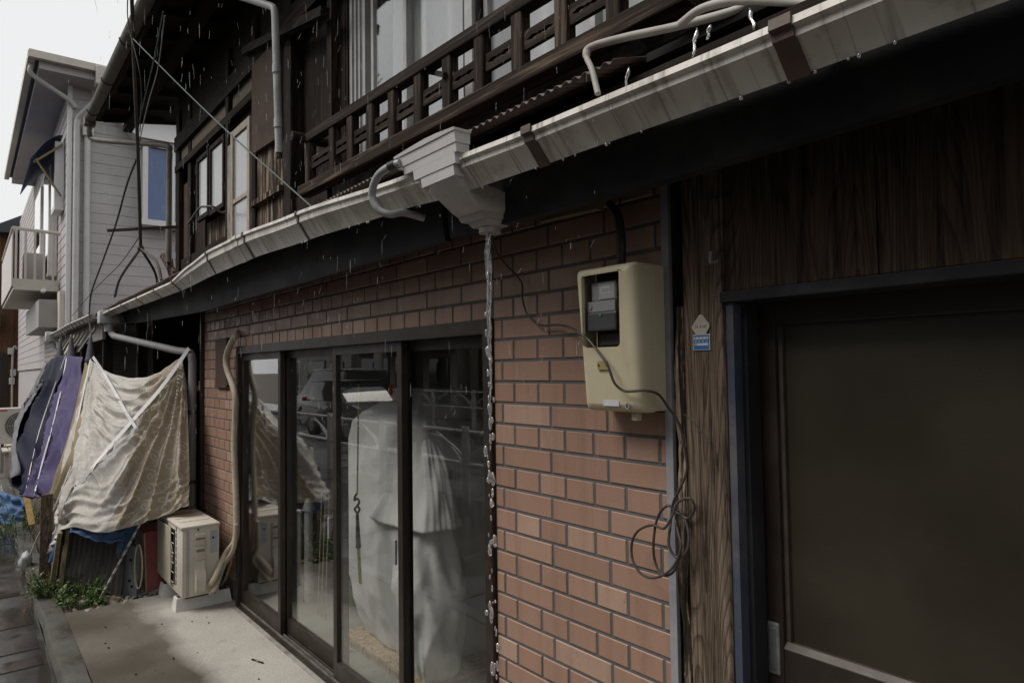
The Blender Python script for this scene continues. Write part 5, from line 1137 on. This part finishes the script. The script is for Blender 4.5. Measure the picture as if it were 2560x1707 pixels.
for (dx, dz, r) in ((.0285, .003, 0), (.0, .0365, 0), (-.031, .0, 0), (.001, -.036, 0)): P.append((dx, dz))
pl_ = []
for i in range(4):
    a = Vector((*P[i-1], 0)); m_ = Vector((*P[i], 0)); e = Vector((*P[(i+1) % 4], 0)); pl_ += [m_.lerp(a, .2), m_.lerp(a, .08).lerp(m_.lerp(e, .08), .5), m_.lerp(e, .2)]
b = MB(); b.loft([[c+Vector((q.x, y_, q.y)) for q in pl_] for y_ in (.0, -.002)]); b.build('enamel', worn('off_white_enamel', (.40, .38, .33), .1, 30, .5, .05, (.25, .22, .18), .5), dm)
txt('N 4147', -1.054, 1.7005, yp-.0022, .0115, plain('print_dark', (.05, .045, .04), .6), dm)
bl = thing('blue_plate', (-1.055, yp, 1.643), 'small blue and white enamel notice below the diamond plate', 'plate')
M_bl = worn('blue_enamel', (.03, .13, .34), .1, 40, .4, .02); M_wh = worn('white_enamel', (.55, .55, .53), .06, 40, .4, .02)
b = MB(); b.cbox(-1.0805, -1.0285, yp-.0016, yp, 1.6405, 1.6815, .001); b.build('border', M_wh, bl)
b = MB(); b.box(-1.0785, -1.0305, yp-.0021, yp-.0016, 1.6425, 1.6795); b.build('field', M_bl, bl)
for (z0, z1) in ((1.669, 1.6745), (1.653, 1.6585)): b = MB(); b.box(-1.0755, -1.0335, yp-.0026, yp-.0021, z0, z1); b.build('white_bar', M_wh, bl)
random.seed(4)
for k in range(4):      # worn, unreadable print: four block marks in the blue row, small marks in the white bars
    x = -1.0705+k*.0107; b = MB()
    for q in range(3): b.box(x-.003, x+.003, yp-.0025, yp-.0022, 1.6607+q*.0022, 1.6616+q*.0022+random.uniform(0, .0004))
    b.box(x-.0006+random.uniform(-.001, .001), x+.0006, yp-.0026, yp-.0023, 1.6605, 1.6672); b.build('print', worn('faded_print', (.3, .38, .48), .1, 40, .5) if 'faded_print' not in MT else MT['faded_print'], bl)
    b = MB(); b.box(x-.0022, x+.0012, yp-.003, yp-.0026, 1.6703, 1.6732); b.build('print', plain('print_rust', (.2, .13, .08), .6) if 'print_rust' not in MT else MT['print_rust'], bl)
b = MB(); b.box(-1.0745, -1.066, yp-.003, yp-.0026, 1.6545, 1.657); b.build('print', MT['print_dark'], bl)
b = MB(); b.bar((-1.002, -.024, 1.862), (-1.004, -.05, 1.858), .007, .007); b.bar((-1.004, -.05, 1.858), (-.999, -.052, 1.885), .005, .005); b.build('hook', M_steel, None, label='small bent metal hook screwed in above the door corner', cat='hook', loc=(-1.002, -.024, 1.86))
# ================================================================== INSIDE THE SHOP
M_sack = cloth_mat('white_sack', (.74, .75, .74), (.66, .67, .66), None, 0, .7, .15)
def blob(name, mat, c, fn, seg, rings, parent=None, **k):
    b = MB(); V = []
    R = []
    for j in range(rings+1):
        t = j/rings; R.append([fn(2*pi*i/seg, t) for i in range(seg)])
    b.loft(R); return b.build(name, mat, parent, smooth=True, **k)
def sq(a, n=4): ca, sa = cos(a), sin(a); r = (abs(ca)**n+abs(sa)**n)**(-1/n); return ca*r, sa*r
bb = thing('bulk_bag', (-3.4, .68, .1), 'tall white woven bulk bag standing on a pallet behind the glass', 'bag')
def bagf(a, t):
    cx, sy = sq(a, 5); z = .07+1.42*t; w_ = .36+.13*sin(pi*min(1, t*1.05))**.8; w_ *= (1-.55*ss(.86, 1.0, t)); x = -3.42-.14*t+cx*w_; y = .70+sy*w_*.95
    d = .03*noise.noise((cx*2.5, sy*2.5, z*4))+.012*noise.noise((cx*9, sy*9, z*5))+.003*rdg(30*a+3*noise.noise((cx*2, sy*2, z*3)))*ss(.25, .9, t)+.0025*rdg(40*z+9*noise.noise((cx*2, sy*2, z*2))); return Vector((x+cx*d, y+sy*d, z))
blob('sack', M_sack, None, bagf, 140, 80, bb)
Q = lambda px, py, y=.13: AY(px, py, y)
b = MB(); b.tube(spl([Q(896, 960), Q(895, 1100), Q(893, 1235)], 6), .0045, 6); b.build('green_strap', worn('green_webbing', (.3, .42, .06), .2, 20, .6), bb)
b = MB(); b.tube(spl([Q(893, 1232), Q(888, 1240), Q(886, 1250), Q(893, 1246), Q(898, 1254), Q(893, 1264), Q(887, 1272), Q(893, 1281), Q(899, 1273), Q(894, 1264)], 5), .006, 8); b.tube([Q(893, 1280), Q(896, 1368)], [.008, .015], 8); b.build('ratchet_hook', M_acd, bb, smooth='auto')
b = MB(); b.bar(Q(896, 1366), Q(901, 1458), .022, .008, (0, 1, 0)); b.build('green_tail', MT['green_webbing'], bb)
plt = thing('pallet', (-3.4, .7, -.02), 'low pale wooden pallet under the bulk bag', 'pallet')
for k in range(5): x = -3.82+k*.19; b = MB(); b.box(x-.02, x+.165, .26, 1.12, .045, .062); b.build('board', M_wood_pale, plt)
for y in (.30, .66, 1.02): b = MB(); b.box(-3.83, -2.95, y, y+.08, -.02, .0445); b.build('runner', M_wood_pale, plt)
def sackf(a, t):
    cx, sy = sq(a, 2.6); z = .03+.80*t; w_ = .05+.16*sin(pi*min(1, .12+t*.62)); x = -3.02+.02*sin(5*t)+cx*w_*.9; y = .38+sy*w_*.75
    d = .03*noise.noise((cx*2, sy*2, z*5))+.004*rdg(22*z+7*noise.noise((cx*2, sy*2, z*4)))+.006*rdg(9*a+14*z); return Vector((x+cx*d, y+sy*d, z))
blob('fabric_sack', M_sack, None, sackf, 80, 70, None, label='slumped white fabric sack hanging in front of the bulk bag', cat='sack', loc=(-3.02, .38, .03))
def flapf(a, t):
    cx, sy = sq(a, 3); z = .81+.52*t; w_ = .29*(1-t)**.75+.03; x = -3.16-.10*t*t+cx*w_; y = .36+.10*t+sy*w_*.5
    d = .005*rdg(27*a+4*noise.noise((cx*2, sy*2, z*3)))*(1-t)*(.6+.7*noise.noise((cx*3, sy*3, 1)))+.02*noise.noise((cx*3, sy*3, z*7)); return Vector((x+cx*d, y+sy*d, z))
blob('gathered_hood', M_sack, None, flapf, 130, 44, None, label='gathered white cloth hood above the slumped fabric sack', cat='cloth', loc=(-3.16, .38, .81))
b = MB(); b.cbox(-2.72, -2.12, .75, 1.25, -.02, .98, .01); b.build('steel_cabinet', worn('grey_cabinet', (.11, .115, .12), .15, 4, .45, .05), None, label='dark grey cabinet behind the right-hand pane', cat='cabinet', loc=(-2.4, 1, -.02))
b = MB(); b.cbox(-2.45, -2.15, .85, 1.15, .981, 1.2, .01); rbx = b.build('carton', worn('red_carton', (.16, .06, .05), .2, 5, .7), None, label='red-brown carton on the dark cabinet', cat='box', loc=(-2.3, 1, .98))
b = MB(); b.box(-2.28, -2.18, .846, .8495, 1.09, 1.13); b.build('carton_label', M_wh, rbx)
wb = thing('work_bench', (-5.1, 1.0, -.02), 'dark low bench piled with things behind the glass', 'bench')
b = MB(); b.cbox(-5.65, -4.55, .75, 1.4, .38, .44, .005); b.build('top', M_wood_dark, wb)
for x in (-5.6, -4.62):
    for y in (.78, 1.34): b = MB(); b.box(x-.025, x+.025, y-.025, y+.025, -.02, .379); b.build('leg', M_wood_dark, wb)
b = MB(); b.box(-5.62, -4.58, 1.0, 1.36, .0, .36); b.build('shelf_box', M_acd, wb)
b = MB(); b.cbox(-5.1, -4.7, .7, .95, .47, .53, .004); b.build('timber_block', wood('block', (.2, .13, .07), (.36, .25, .15), (.42, .3, .19), 'x'), None, label='sawn timber block lying on the dark bench', cat='timber', loc=(-4.9, .8, .44))
for (x, y, z, lab) in ((-5.25, .85, .44, 'brass-topped black jar at the back of the bench'), (-4.62, .80, .44, 'brass-topped black jar beside the timber block')):
    j = thing('jar', (x, y, z), lab, 'jar'); b = MB(); b.tube([(x, y, z), (x, y, z+.12)], .05, 16); b.build('body', M_acd, j, smooth='auto'); b = MB(); b.ball((x, y, z+.15), .048, 14, 9, (1, 1, 1.1)); b.build('brass_top', plain('brass', (.4, .28, .1), .3, 1), j, smooth=True)
random.seed(8)
pt = thing('dark_plant', (-4.45, .62, -.02), 'dark leafy potted plant beside the bulk bag', 'plant'); lf = MB()
for i in range(240):
    a = random.uniform(0, 6.28); r = random.uniform(0, .16); p = Vector((-4.45+r*cos(a), .62+r*sin(a), random.uniform(.16, .46))); d = Vector((cos(a), sin(a), random.uniform(-.4, .6))).normalized(); s_ = d.cross(Vector((0, 0, 1))).normalized()*.012; lf.add([p, p+d*.03+s_, p+d*.07, p+d*.03-s_], [(0, 1, 2, 3)])
lf.build('foliage', leafmat('dark_leaf', (.008, .018, .008), (.02, .04, .015)), pt, fix=False)
b = MB(); b.tube([(-4.45, .62, -.02), (-4.45, .62, .13)], [.05, .065], 16); b.build('pot', plain('green_pot', (.2, .42, .15), .4), pt, smooth='auto')
for i, x in enumerate((-4.42, -4.36, -4.30)):
    b = MB(); b.tube([(x, .36, -.02), (x-.02, .40, .78)], .004, 6); b.build('thin_rod', M_hose, None, label='thin cream rod standing behind the second pane', cat='rod', group='thin rods behind the glass', loc=(x, .36, -.02))
b = MB(); b.tube([(-4.72, .42, -.02), (-4.72, .42, .62)], .03, 12); b.tube([(-4.72, .42, .62), (-4.72, .42, .7)], [.045, .02], 12); b.build('acrylic_post', worn('clear_post', (.5, .5, .48), .1, 9, .3), None, smooth='auto', label='pale slim post standing behind the second pane', cat='post', loc=(-4.72, .42, -.02))
for i in range(5):
    p = Vector((-3.75, .20, -.012)); a = i*1.25; d = Vector((cos(a), sin(a)*.7, .02)); s_ = d.cross(Vector((0, 0, 1))).normalized()*.016
    if i == 0: lf = MB()
    lf.add([p, p+d*.06+s_+Vector((0, 0, .02)), p+d*.13, p+d*.06-s_+Vector((0, 0, .02))], [(0, 1, 2, 3)])
lf.build('green_ribbon', plain('light_green', (.26, .5, .16), .5), None, label='light green ribbon bow on the shop floor by the pallet', cat='ribbon', loc=(-3.75, .2, -.012), fix=False)

def pls(a, t):
    cx, sy = sq(a, 2.3); z = .44+.62*t; w_ = .30*(1-t**2.2)+.015; d = .02*noise.noise((cx*2, sy*2, z*5))+.006*rdg(25*a+6*noise.noise((cx*2, sy*2, z*3)))*t
    return Vector((-5.05+cx*(w_+d), 1.02+sy*(w_*.9+d), z))
blob('plastic_sack', M_sack, None, pls, 80, 40, None, label='domed translucent white plastic sack on the dark bench', cat='sack', loc=(-5.05, 1.02, .44))
# ================================================================== ACROSS THE STREET (seen mirrored in the glass, except two tall blocks made for shade)
def copy_tree(o, dx):
    c = o.copy(); col.objects.link(c)
    if o.parent is None: c.location = o.location+Vector(dx)
    ORG[c.name] = org(o)
    for ch in [q for q in bpy.data.objects if q.parent == o and q is not c]:
        d = ch.copy(); col.objects.link(d); d.parent = c
        for g_ in [q for q in bpy.data.objects if q.parent == ch]:
            e = g_.copy(); col.objects.link(e); e.parent = d
    return c
M_rail = worn('rail_white', (.6, .6, .58), .1, 5, .5)
def fence_panel(x, y, z0, z1, label):
    f = thing('guard_fence', (x, y, z0-.55), label, 'fence', 'guard fence panels along the road')
    for z in (z0, z1): b = MB(); b.tube([(x-1.0, y, z), (x+1.0, y, z)], .022, 8); b.build('rail', M_rail, f)
    for s_ in (-1, 1): b = MB(); b.tube([(x+s_*.98, y, z0-.65), (x+s_*.98, y, z1+.06)], .03, 8); b.build('post', M_rail, f)
    for s_ in (-1, 1):
        for q in (.0, .5): b = MB(); b.tube([(x+s_*(.05+q*.3+.9*t), y, z0+(z1-z0)*(1-t**2)*(1-q*.4)) for t in [i/10 for i in range(11)]], .012, 6); b.build('arc', M_rail, f)
    return f
fp_ = fence_panel(-4, -3.3, .42, .82, 'white tubular guard fence panel with curved bars at the near kerb'); 
for k in range(1, 8): copy_tree(fp_, (-2.05*k, 0, 0))
fq_ = fence_panel(-8, -9.2, .55, .98, 'white tubular guard fence panel with curved bars across the road')
for k in range(1, 11): copy_tree(fq_, (-2.05*k, 0, 0))
def wheel(parent, c, r, w_):
    c = Vector(c); b = MB(); b.tube([c-Vector((0, w_/2, 0)), c+Vector((0, w_/2, 0))], r, 24); t = b.build('wheel', plain('tyre', (.02, .02, .02), .7) if 'tyre' not in MT else MT['tyre'], parent, smooth='auto')
    b = MB(); b.tube([c-Vector((0, w_/2+.005, 0)), c+Vector((0, w_/2+.005, 0))], r*.62, 18); b.build('rim', M_steel, t, smooth='auto')
def car(name, label, loc, head, Lh, Wd, Hh, prof, paint, glassprof, fr_lights, rear=False):
    """body lofted across the width from a side profile; head=+1 faces +X"""
    t = thing(name, loc, label, 'car'); x0, y0, z0 = loc
    def wp(x, y, z): return Vector((x0+head*x, y0+y, z0+z))
    def body(P, nm, mat, widths):
        b = MB(); b.loft([[wp(x, y, z) if True else None for (x, z) in [((px)*(1-.0*s_), pz) for px, pz in P]] for (y, s_) in widths]); return b.build(nm, mat, t, smooth='auto')
    W = Wd/2
    lower = [(x, z) for x, z in prof]
    b = MB(); rings = []
    for (y, k) in ((-W, .93), (-W*.985, .985), (-W*.9, 1.0), (0, 1.012), (W*.9, 1.0), (W*.985, .985), (W, .93)): rings.append([wp(x*(.985 if abs(k-.93) < .01 else 1), y, .22+(z-.22)*k if z > .3 else z) for x, z in lower])
    b.loft(rings); b.build('body', paint, t, smooth='auto')
    b = MB(); rings = []
    for y, k in ((-W*.96, 0), (-W*.80, 1), (W*.80, 1), (W*.96, 0)):
        base = min(z for _, z in glassprof)
        rings.append([wp(x*(1 if k else 1), y, (z if k else base+(z-base)*.0)) for x, z in glassprof])
    b.loft(rings); b.build('cabin', M_carglass, t, smooth='auto')
    top = sorted(glassprof, key=lambda q: -q[1])[:2]; xa, xb = sorted(q[0] for q in top)
    b = MB(); b.cbox(min(x0+head*xa, x0+head*xb)-.05, max(x0+head*xa, x0+head*xb)+.05, y0-W*.8, y0+W*.8, z0+Hh-.03, z0+Hh+.02, .015); b.build('roof', paint, t, smooth='auto')
    for (x, zc) in fr_lights[0]:
        for s_ in (-1, 1): b = MB(); c = wp(x, s_*(W-.22), zc); b.cbox(c.x-.04, c.x+.04, c.y-.16, c.y+.16, c.z-.09, c.z+.09, .02); b.build('headlight', M_lamp, t)
    for (x, zc) in fr_lights[1]:
        for s_ in (-1, 1): b = MB(); c = wp(x, s_*(W-.09), zc); b.cbox(c.x-.04, c.x+.04, c.y-.07, c.y+.07, c.z-.28, c.z+.28, .02); b.build('tail_light', M_red, t)
    for xx in (Lh*.31, -Lh*.31):
        for s_ in (-1, 1): wheel(t, wp(xx, s_*(W-.1), .32), .32, .2)
    b = MB(); c = wp(Lh/2*.995, 0, .45); b.cbox(c.x-.02, c.x+.02, c.y-.17, c.y+.17, c.z-.08, c.z+.08, .004); b.build('number_plate', M_wh, t)
    b = MB(); c = wp(-Lh/2*.995, 0, .8); b.cbox(c.x-.02, c.x+.02, c.y-.17, c.y+.17, c.z-.08, c.z+.08, .004); b.build('number_plate', M_wh, t)
    return t
M_carglass = plain('car_glass', (.015, .017, .02), .05, 0, .8); M_lamp = plain('lamp_lens', (.75, .75, .72), .1, 0, .8); M_red = plain('tail_red', (.4, .02, .02), .2)
def carpaint(n, c):
    m, nt = nmat(n); b = finish(nt, c, .3, spec=.5); b.inputs['Coat Weight'].default_value = .8; b.inputs['Coat Roughness'].default_value = .05; return m
M_pwhite = carpaint('white_paint', (.42, .42, .42)); M_pdark = carpaint('dark_paint', (.03, .032, .035))
suv = [(-2.0, .3), (-2.03, .6), (-1.98, .98), (.75, 1.02), (1.35, .98), (1.85, .88), (2.0, .7), (2.02, .45), (1.95, .25), (-1.9, .25)]
car('dark_car', 'dark compact car with clear headlights waiting on the road', (-17.7, -7.0, -.22), 1, 4.05, 1.68, 1.55, suv, M_pdark, [(-1.9, 1.0), (-1.6, 1.5), (.2, 1.53), (.95, 1.0)], ([(1.93, .72)], [(-1.98, .8)]))
van = [(-2.2, .3), (-2.24, .6), (-2.2, 1.05), (1.5, 1.05), (2.05, .95), (2.25, .7), (2.25, .4), (2.15, .25), (-2.1, .25)]
car('white_van', 'white minivan seen from behind further along the road', (-21.8, -8.4, -.22), -1, 4.5, 1.72, 1.88, van, M_pwhite, [(-2.16, 1.04), (-2.02, 1.82), (.7, 1.85), (1.6, 1.04)], ([(2.15, .75)], [(-2.2, 1.1)]))
# buildings opposite
def opposite(name, label, x0, x1, y0, h, wallm, roofm, wins, roof='flat'):
    t = thing(name, ((x0+x1)/2, y0-3, -.1), label, 'house', None); 
    b = MB(); b.box(x0, x1, y0-7, y0, -.1, h); b.build('wall', wallm, t)
    if roof == 'flat': b = MB(); b.box(x0-.2, x1+.2, y0-7.2, y0+.25, h, h+.2); b.build('roof', roofm, t)
    else: b = MB(); b.hexa([(x0-.4, y0-7.4, h), (x1+.4, y0-7.4, h), (x1+.4, y0+.6, h), (x0-.4, y0+.6, h), (x0-.4, y0-3.6, h+1.7), (x1+.4, y0-3.6, h+1.7), (x1+.4, y0-3.2, h+1.7), (x0-.4, y0-3.2, h+1.7)]); b.build('roof', roofm, t)
    for (a, c, z0, z1, kind) in wins:
        b = MB(); b.box(a-.05, c+.05, y0-.02, y0+.05, z0-.05, z1+.05); wf = b.build('window' if kind else 'door', M_bronze if kind != 2 else M_white, t)
        b = MB(); b.box(a, c, y0+.0505, y0+.06, z0, z1); b.build('pane', M_carglass, wf)
    return t
M_w1 = worn('opp_cream', (.33, .31, .275), .12, 2, .8); M_w2 = worn('opp_grey', (.30, .30, .29), .12, 2, .8); M_w3 = worn('opp_brown', (.15, .115, .085), .2, 2, .8); M_rf = worn('opp_tile', (.06, .065, .075), .2, 4, .6)
o1 = opposite('shop_house', 'cream two-storey shop house with a dark shop opening across the road', -27, -19.5, -11.6, 6.2, M_w1, M_rf, [(-26.5, -24.2, 0, 2.1, 1), (-23.6, -21.8, 0, 2.1, 0), (-21.2, -20.0, .5, 2.0, 1), (-26, -24.4, 3.1, 4.5, 2), (-22.8, -21, 3.1, 4.5, 2)])
b = MB(); b.hexa([(-27.2,-11.6,2.4),(-19.4,-11.6,2.4),(-19.4,-10.4,2.3),(-27.2,-10.4,2.3),(-27.2,-11.6,2.75),(-19.4,-11.6,2.75),(-19.4,-10.4,2.4),(-27.2,-10.4,2.4)]); b.build('canopy', M_rf, o1)
o2 = opposite('tiled_house', 'grey two-storey house with pitched tile roof across the road', -37, -28, -11.8, 5.6, M_w2, M_rf, [(-36, -34.2, .3, 2.1, 2), (-33, -31, 0, 2.1, 0), (-30.4, -28.8, .6, 2, 1), (-35.5, -33.6, 3, 4.4, 2), (-31.5, -29.6, 3, 4.4, 2)], 'g')
b = MB(); b.box(-36.5, -35.3, -11.79, -11.6, 2.5, 3.0); b.build('yellow_sign', plain('yellow_sign', (.65, .5, .05), .5), o2)
o3 = opposite('timber_shop', 'brown timber shop with wide shutters across the road', -18.6, -9.5, -11.5, 5.4, M_w3, M_rf, [(-18, -15.5, 0, 2.2, 0), (-14.8, -12.6, .4, 2.1, 1), (-12, -10.2, 0, 2.2, 0), (-17.5, -15.2, 3, 4.2, 2), (-13.5, -11, 3, 4.2, 2)], 'g')
o4 = opposite('shading_house', 'pale house with pitched roof across the road, made tall to shade the right of the facade', -8.7, 0.5, -11.6, 8.6, M_w1, M_rf, [(-8, -6, .3, 2.1, 2), (-5, -3.4, 0, 2.1, 0), (-2.4, -.6, .6, 2, 2), (-7.5, -5.6, 3.2, 4.5, 2), (-3.5, -1.5, 3.2, 4.5, 2), (-7.5, -5.6, 6, 7.3, 2), (-3.5, -1.5, 6, 7.3, 2)], 'g')  # house height raised to keep skylight off the right of the facade
o5 = opposite('shading_block', 'unseen grey four-storey block added across the road to shade the right of the facade', 1.5, 16, -11.7, 11.5, M_w2, M_rf, [(2.2, 4, .3, 2.1, 2), (5, 7, 0, 2.2, 0), (8, 10.5, .5, 2.1, 2), (2.4, 4.4, 3.2, 4.5, 2), (6, 8, 3.2, 4.5, 2), (3, 5, 5.6, 6.8, 2), (8, 11, 5.6, 6.8, 2), (3, 5, 8.4, 9.8, 2), (8, 11, 8.4, 9.8, 2)])  # out of view, placed and sized to darken the right end of the facade
up = thing('utility_pole', (-22.4, -10.2, -.1), 'tall grey concrete utility pole across the road', 'pole'); b = MB(); b.tube([(-22.4, -10.2, -.1), (-22.4, -10.2, 9)], [.18, .13], 16); b.build('shaft', worn('pole_concrete', (.34, .34, .33), .1, 5, .8), up, smooth='auto')
b = MB(); b.box(-22.6, -22.57, -10.35, -10.05, 1.2, 1.9); b.build('blue_notice', plain('notice_blue', (.04, .06, .25), .5), up)
b = MB(); b.bar((-23.3, -10.2, 7.8), (-21.5, -10.2, 7.8), .09, .09); b.build('crossarm', M_steel, up)
# ================================================================== WATER
def watermat(name, mixg=.35):
    m, nt = nmat(name); g = N(nt, 'BsdfGlass'); g.inputs['IOR'].default_value = 1.33; g.inputs['Roughness'].default_value = .12
    gl = N(nt, 'BsdfGlossy'); gl.inputs['Roughness'].default_value = .2; ms = N(nt, 'MixShader'); ms.inputs[0].default_value = mixg
    L(nt, g.outputs[0], ms.inputs[1]); L(nt, gl.outputs[0], ms.inputs[2])
    df = N(nt, 'BsdfDiffuse'); df.inputs[0].default_value = (.8, .82, .84, 1); m2 = N(nt, 'MixShader'); m2.inputs[0].default_value = .1; L(nt, ms.outputs[0], m2.inputs[1]); L(nt, df.outputs[0], m2.inputs[2])
    o = N(nt, 'OutputMaterial'); L(nt, m2.outputs[0], o.inputs[0]); return m
M_water = watermat('running_water')
m, nt = nmat('rain_water'); tr = N(nt, 'BsdfTransparent'); gl = N(nt, 'BsdfDiffuse'); gl.inputs[0].default_value = (.85, .87, .9, 1); ms = N(nt, 'MixShader'); ms.inputs[0].default_value = .24
L(nt, tr.outputs[0], ms.inputs[1]); L(nt, gl.outputs[0], ms.inputs[2]); o = N(nt, 'OutputMaterial'); L(nt, ms.outputs[0], o.inputs[0]); M_rain = m
random.seed(12)
sx, sy = -1.672, -.240
ws = thing('water_stream', (sx, sy, 0), 'stream of rainwater falling from the hopper spout and breaking into drops', 'water')
for k in range(5):
    b = MB(); P = []; Rr = []; ph = k*1.9; zt, zb = 2.03, (1.42, 1.55, 1.68, 1.8, 1.86)[k]; n = 90; am = (.006, .010, .014, .012, .016)[k]
    for i in range(n+1):
        t = i/n; z = zt+(zb-zt)*t; w_ = am*(1-.45*t)
        P.append((sx+w_*sin(ph+z*13+2.5*noise.noise((z*6, k, 0)))+.007*noise.noise((z*17, k*3, 0)), sy+w_*cos(ph+z*11)*.8, z))
        Rr.append(max(.0006, (.0042-.0012*t)*(.9+.95*noise.noise((z*30, k*5, 2))+.5*noise.noise((z*75, k*5, 8))))*(1 if i < n-8 else (n-i)/9+.05))
    b.tube(P, Rr, 8); b.build('strand', M_water, ws, smooth=True)
z = 1.78; b = MB()
while z > .0:
    for q in range(random.choice((1, 2, 2, 3))):
        r = random.choice((.002, .003, .004, .005, .0065)); c = (sx+random.gauss(0, .006+.006*max(0, 1.4-z)), sy+random.gauss(0, .007), z+random.uniform(-.015, .015)); d = MB(); d.ball(c, r, 10, 8, (1, 1, random.uniform(1.6, 4.2)))
        for v in d.v: v += Vector((noise.noise(v*90), noise.noise(v*90+Vector((5, 0, 0))), 0))*r*.45
        d.build('drop', M_water, ws, smooth=True)
    z -= random.uniform(.018, .06)
dr_ = MB(); random.seed(9)
def streak(mb, p, d, l, r): p = Vector(p); d = Vector(d).normalized(); mb.tube([p, p+d*l*.2, p+d*l*.8, p+d*l], [r*.25, r, r*.9, r*.2], 5)
rn = MB()
for i in range(640):
    px = random.uniform(150, 1500); py = random.uniform(-20, 1150); y = random.uniform(-.95, -.43)
    if px > 900 and random.random() < .45: continue
    p = AY(px, py, y)
    if (p-CAM).length > 7 or p.z < .1: continue
    k = random.random(); s_ = (p-CAM).length/3.2
    if k < .62: d = (random.uniform(-.06, .06), random.uniform(-.05, .05), -1); l = random.choice((.02, .03, .045, .06, .09))*random.uniform(.7, 1.2)
    else: d = (random.uniform(.4, .8), random.uniform(-.4, .1), random.uniform(.4, 1)); l = random.uniform(.025, .06)
    streak(rn, p, d, l*s_*.8, random.choice((.0005, .0006, .0008, .0011))*s_)
rn.build('rain', M_rain, None, smooth=True, kind='stuff', label='falling raindrops in front of the eaves', cat='rain')
# drips gathering on the gutter bottom and pouring from the lagged pipe
for i in range(30):
    x = random.uniform(-2.9, -.3)
    if -1.8 < x < -1.55: continue
    r = random.uniform(.002, .0042); dr_.ball((x, -.365+random.uniform(-.002, .003), lerpt(BOT, x)-r*.8), r, 8, 6, (1, 1, 1.35))
dr_.build('gutter_drips', M_water, None, smooth=True, kind='stuff', label='water beads hanging along the gutter bottom', cat='water')
for (a, c_, lab) in (((1572, 168, -.36), (1562, 235, -.36), 'water thread running off the lagged pipe into the gutter'), ((1742, 70, -.33), (1732, 145, -.34), 'second water thread off the lagged pipe'), ((1775, 62, -.33), (1768, 100, -.33), 'short blob of water under the lagged pipe'), ((1872, 20, -.30), (1886, 75, -.31), 'clear drip beside the brown gutter strap')):
    p = AY(*a); q = AY(*c_); b = MB(); P = [p.lerp(q, t/8)+Vector((.002*sin(t*1.3), 0, 0)) for t in range(9)]; b.tube(P, [.001, .003, .0045, .004, .003, .0028, .003, .0032, .0012], 8); b.build('drip', M_water, None, smooth=True, label=lab, cat='water', loc=tuple(q))
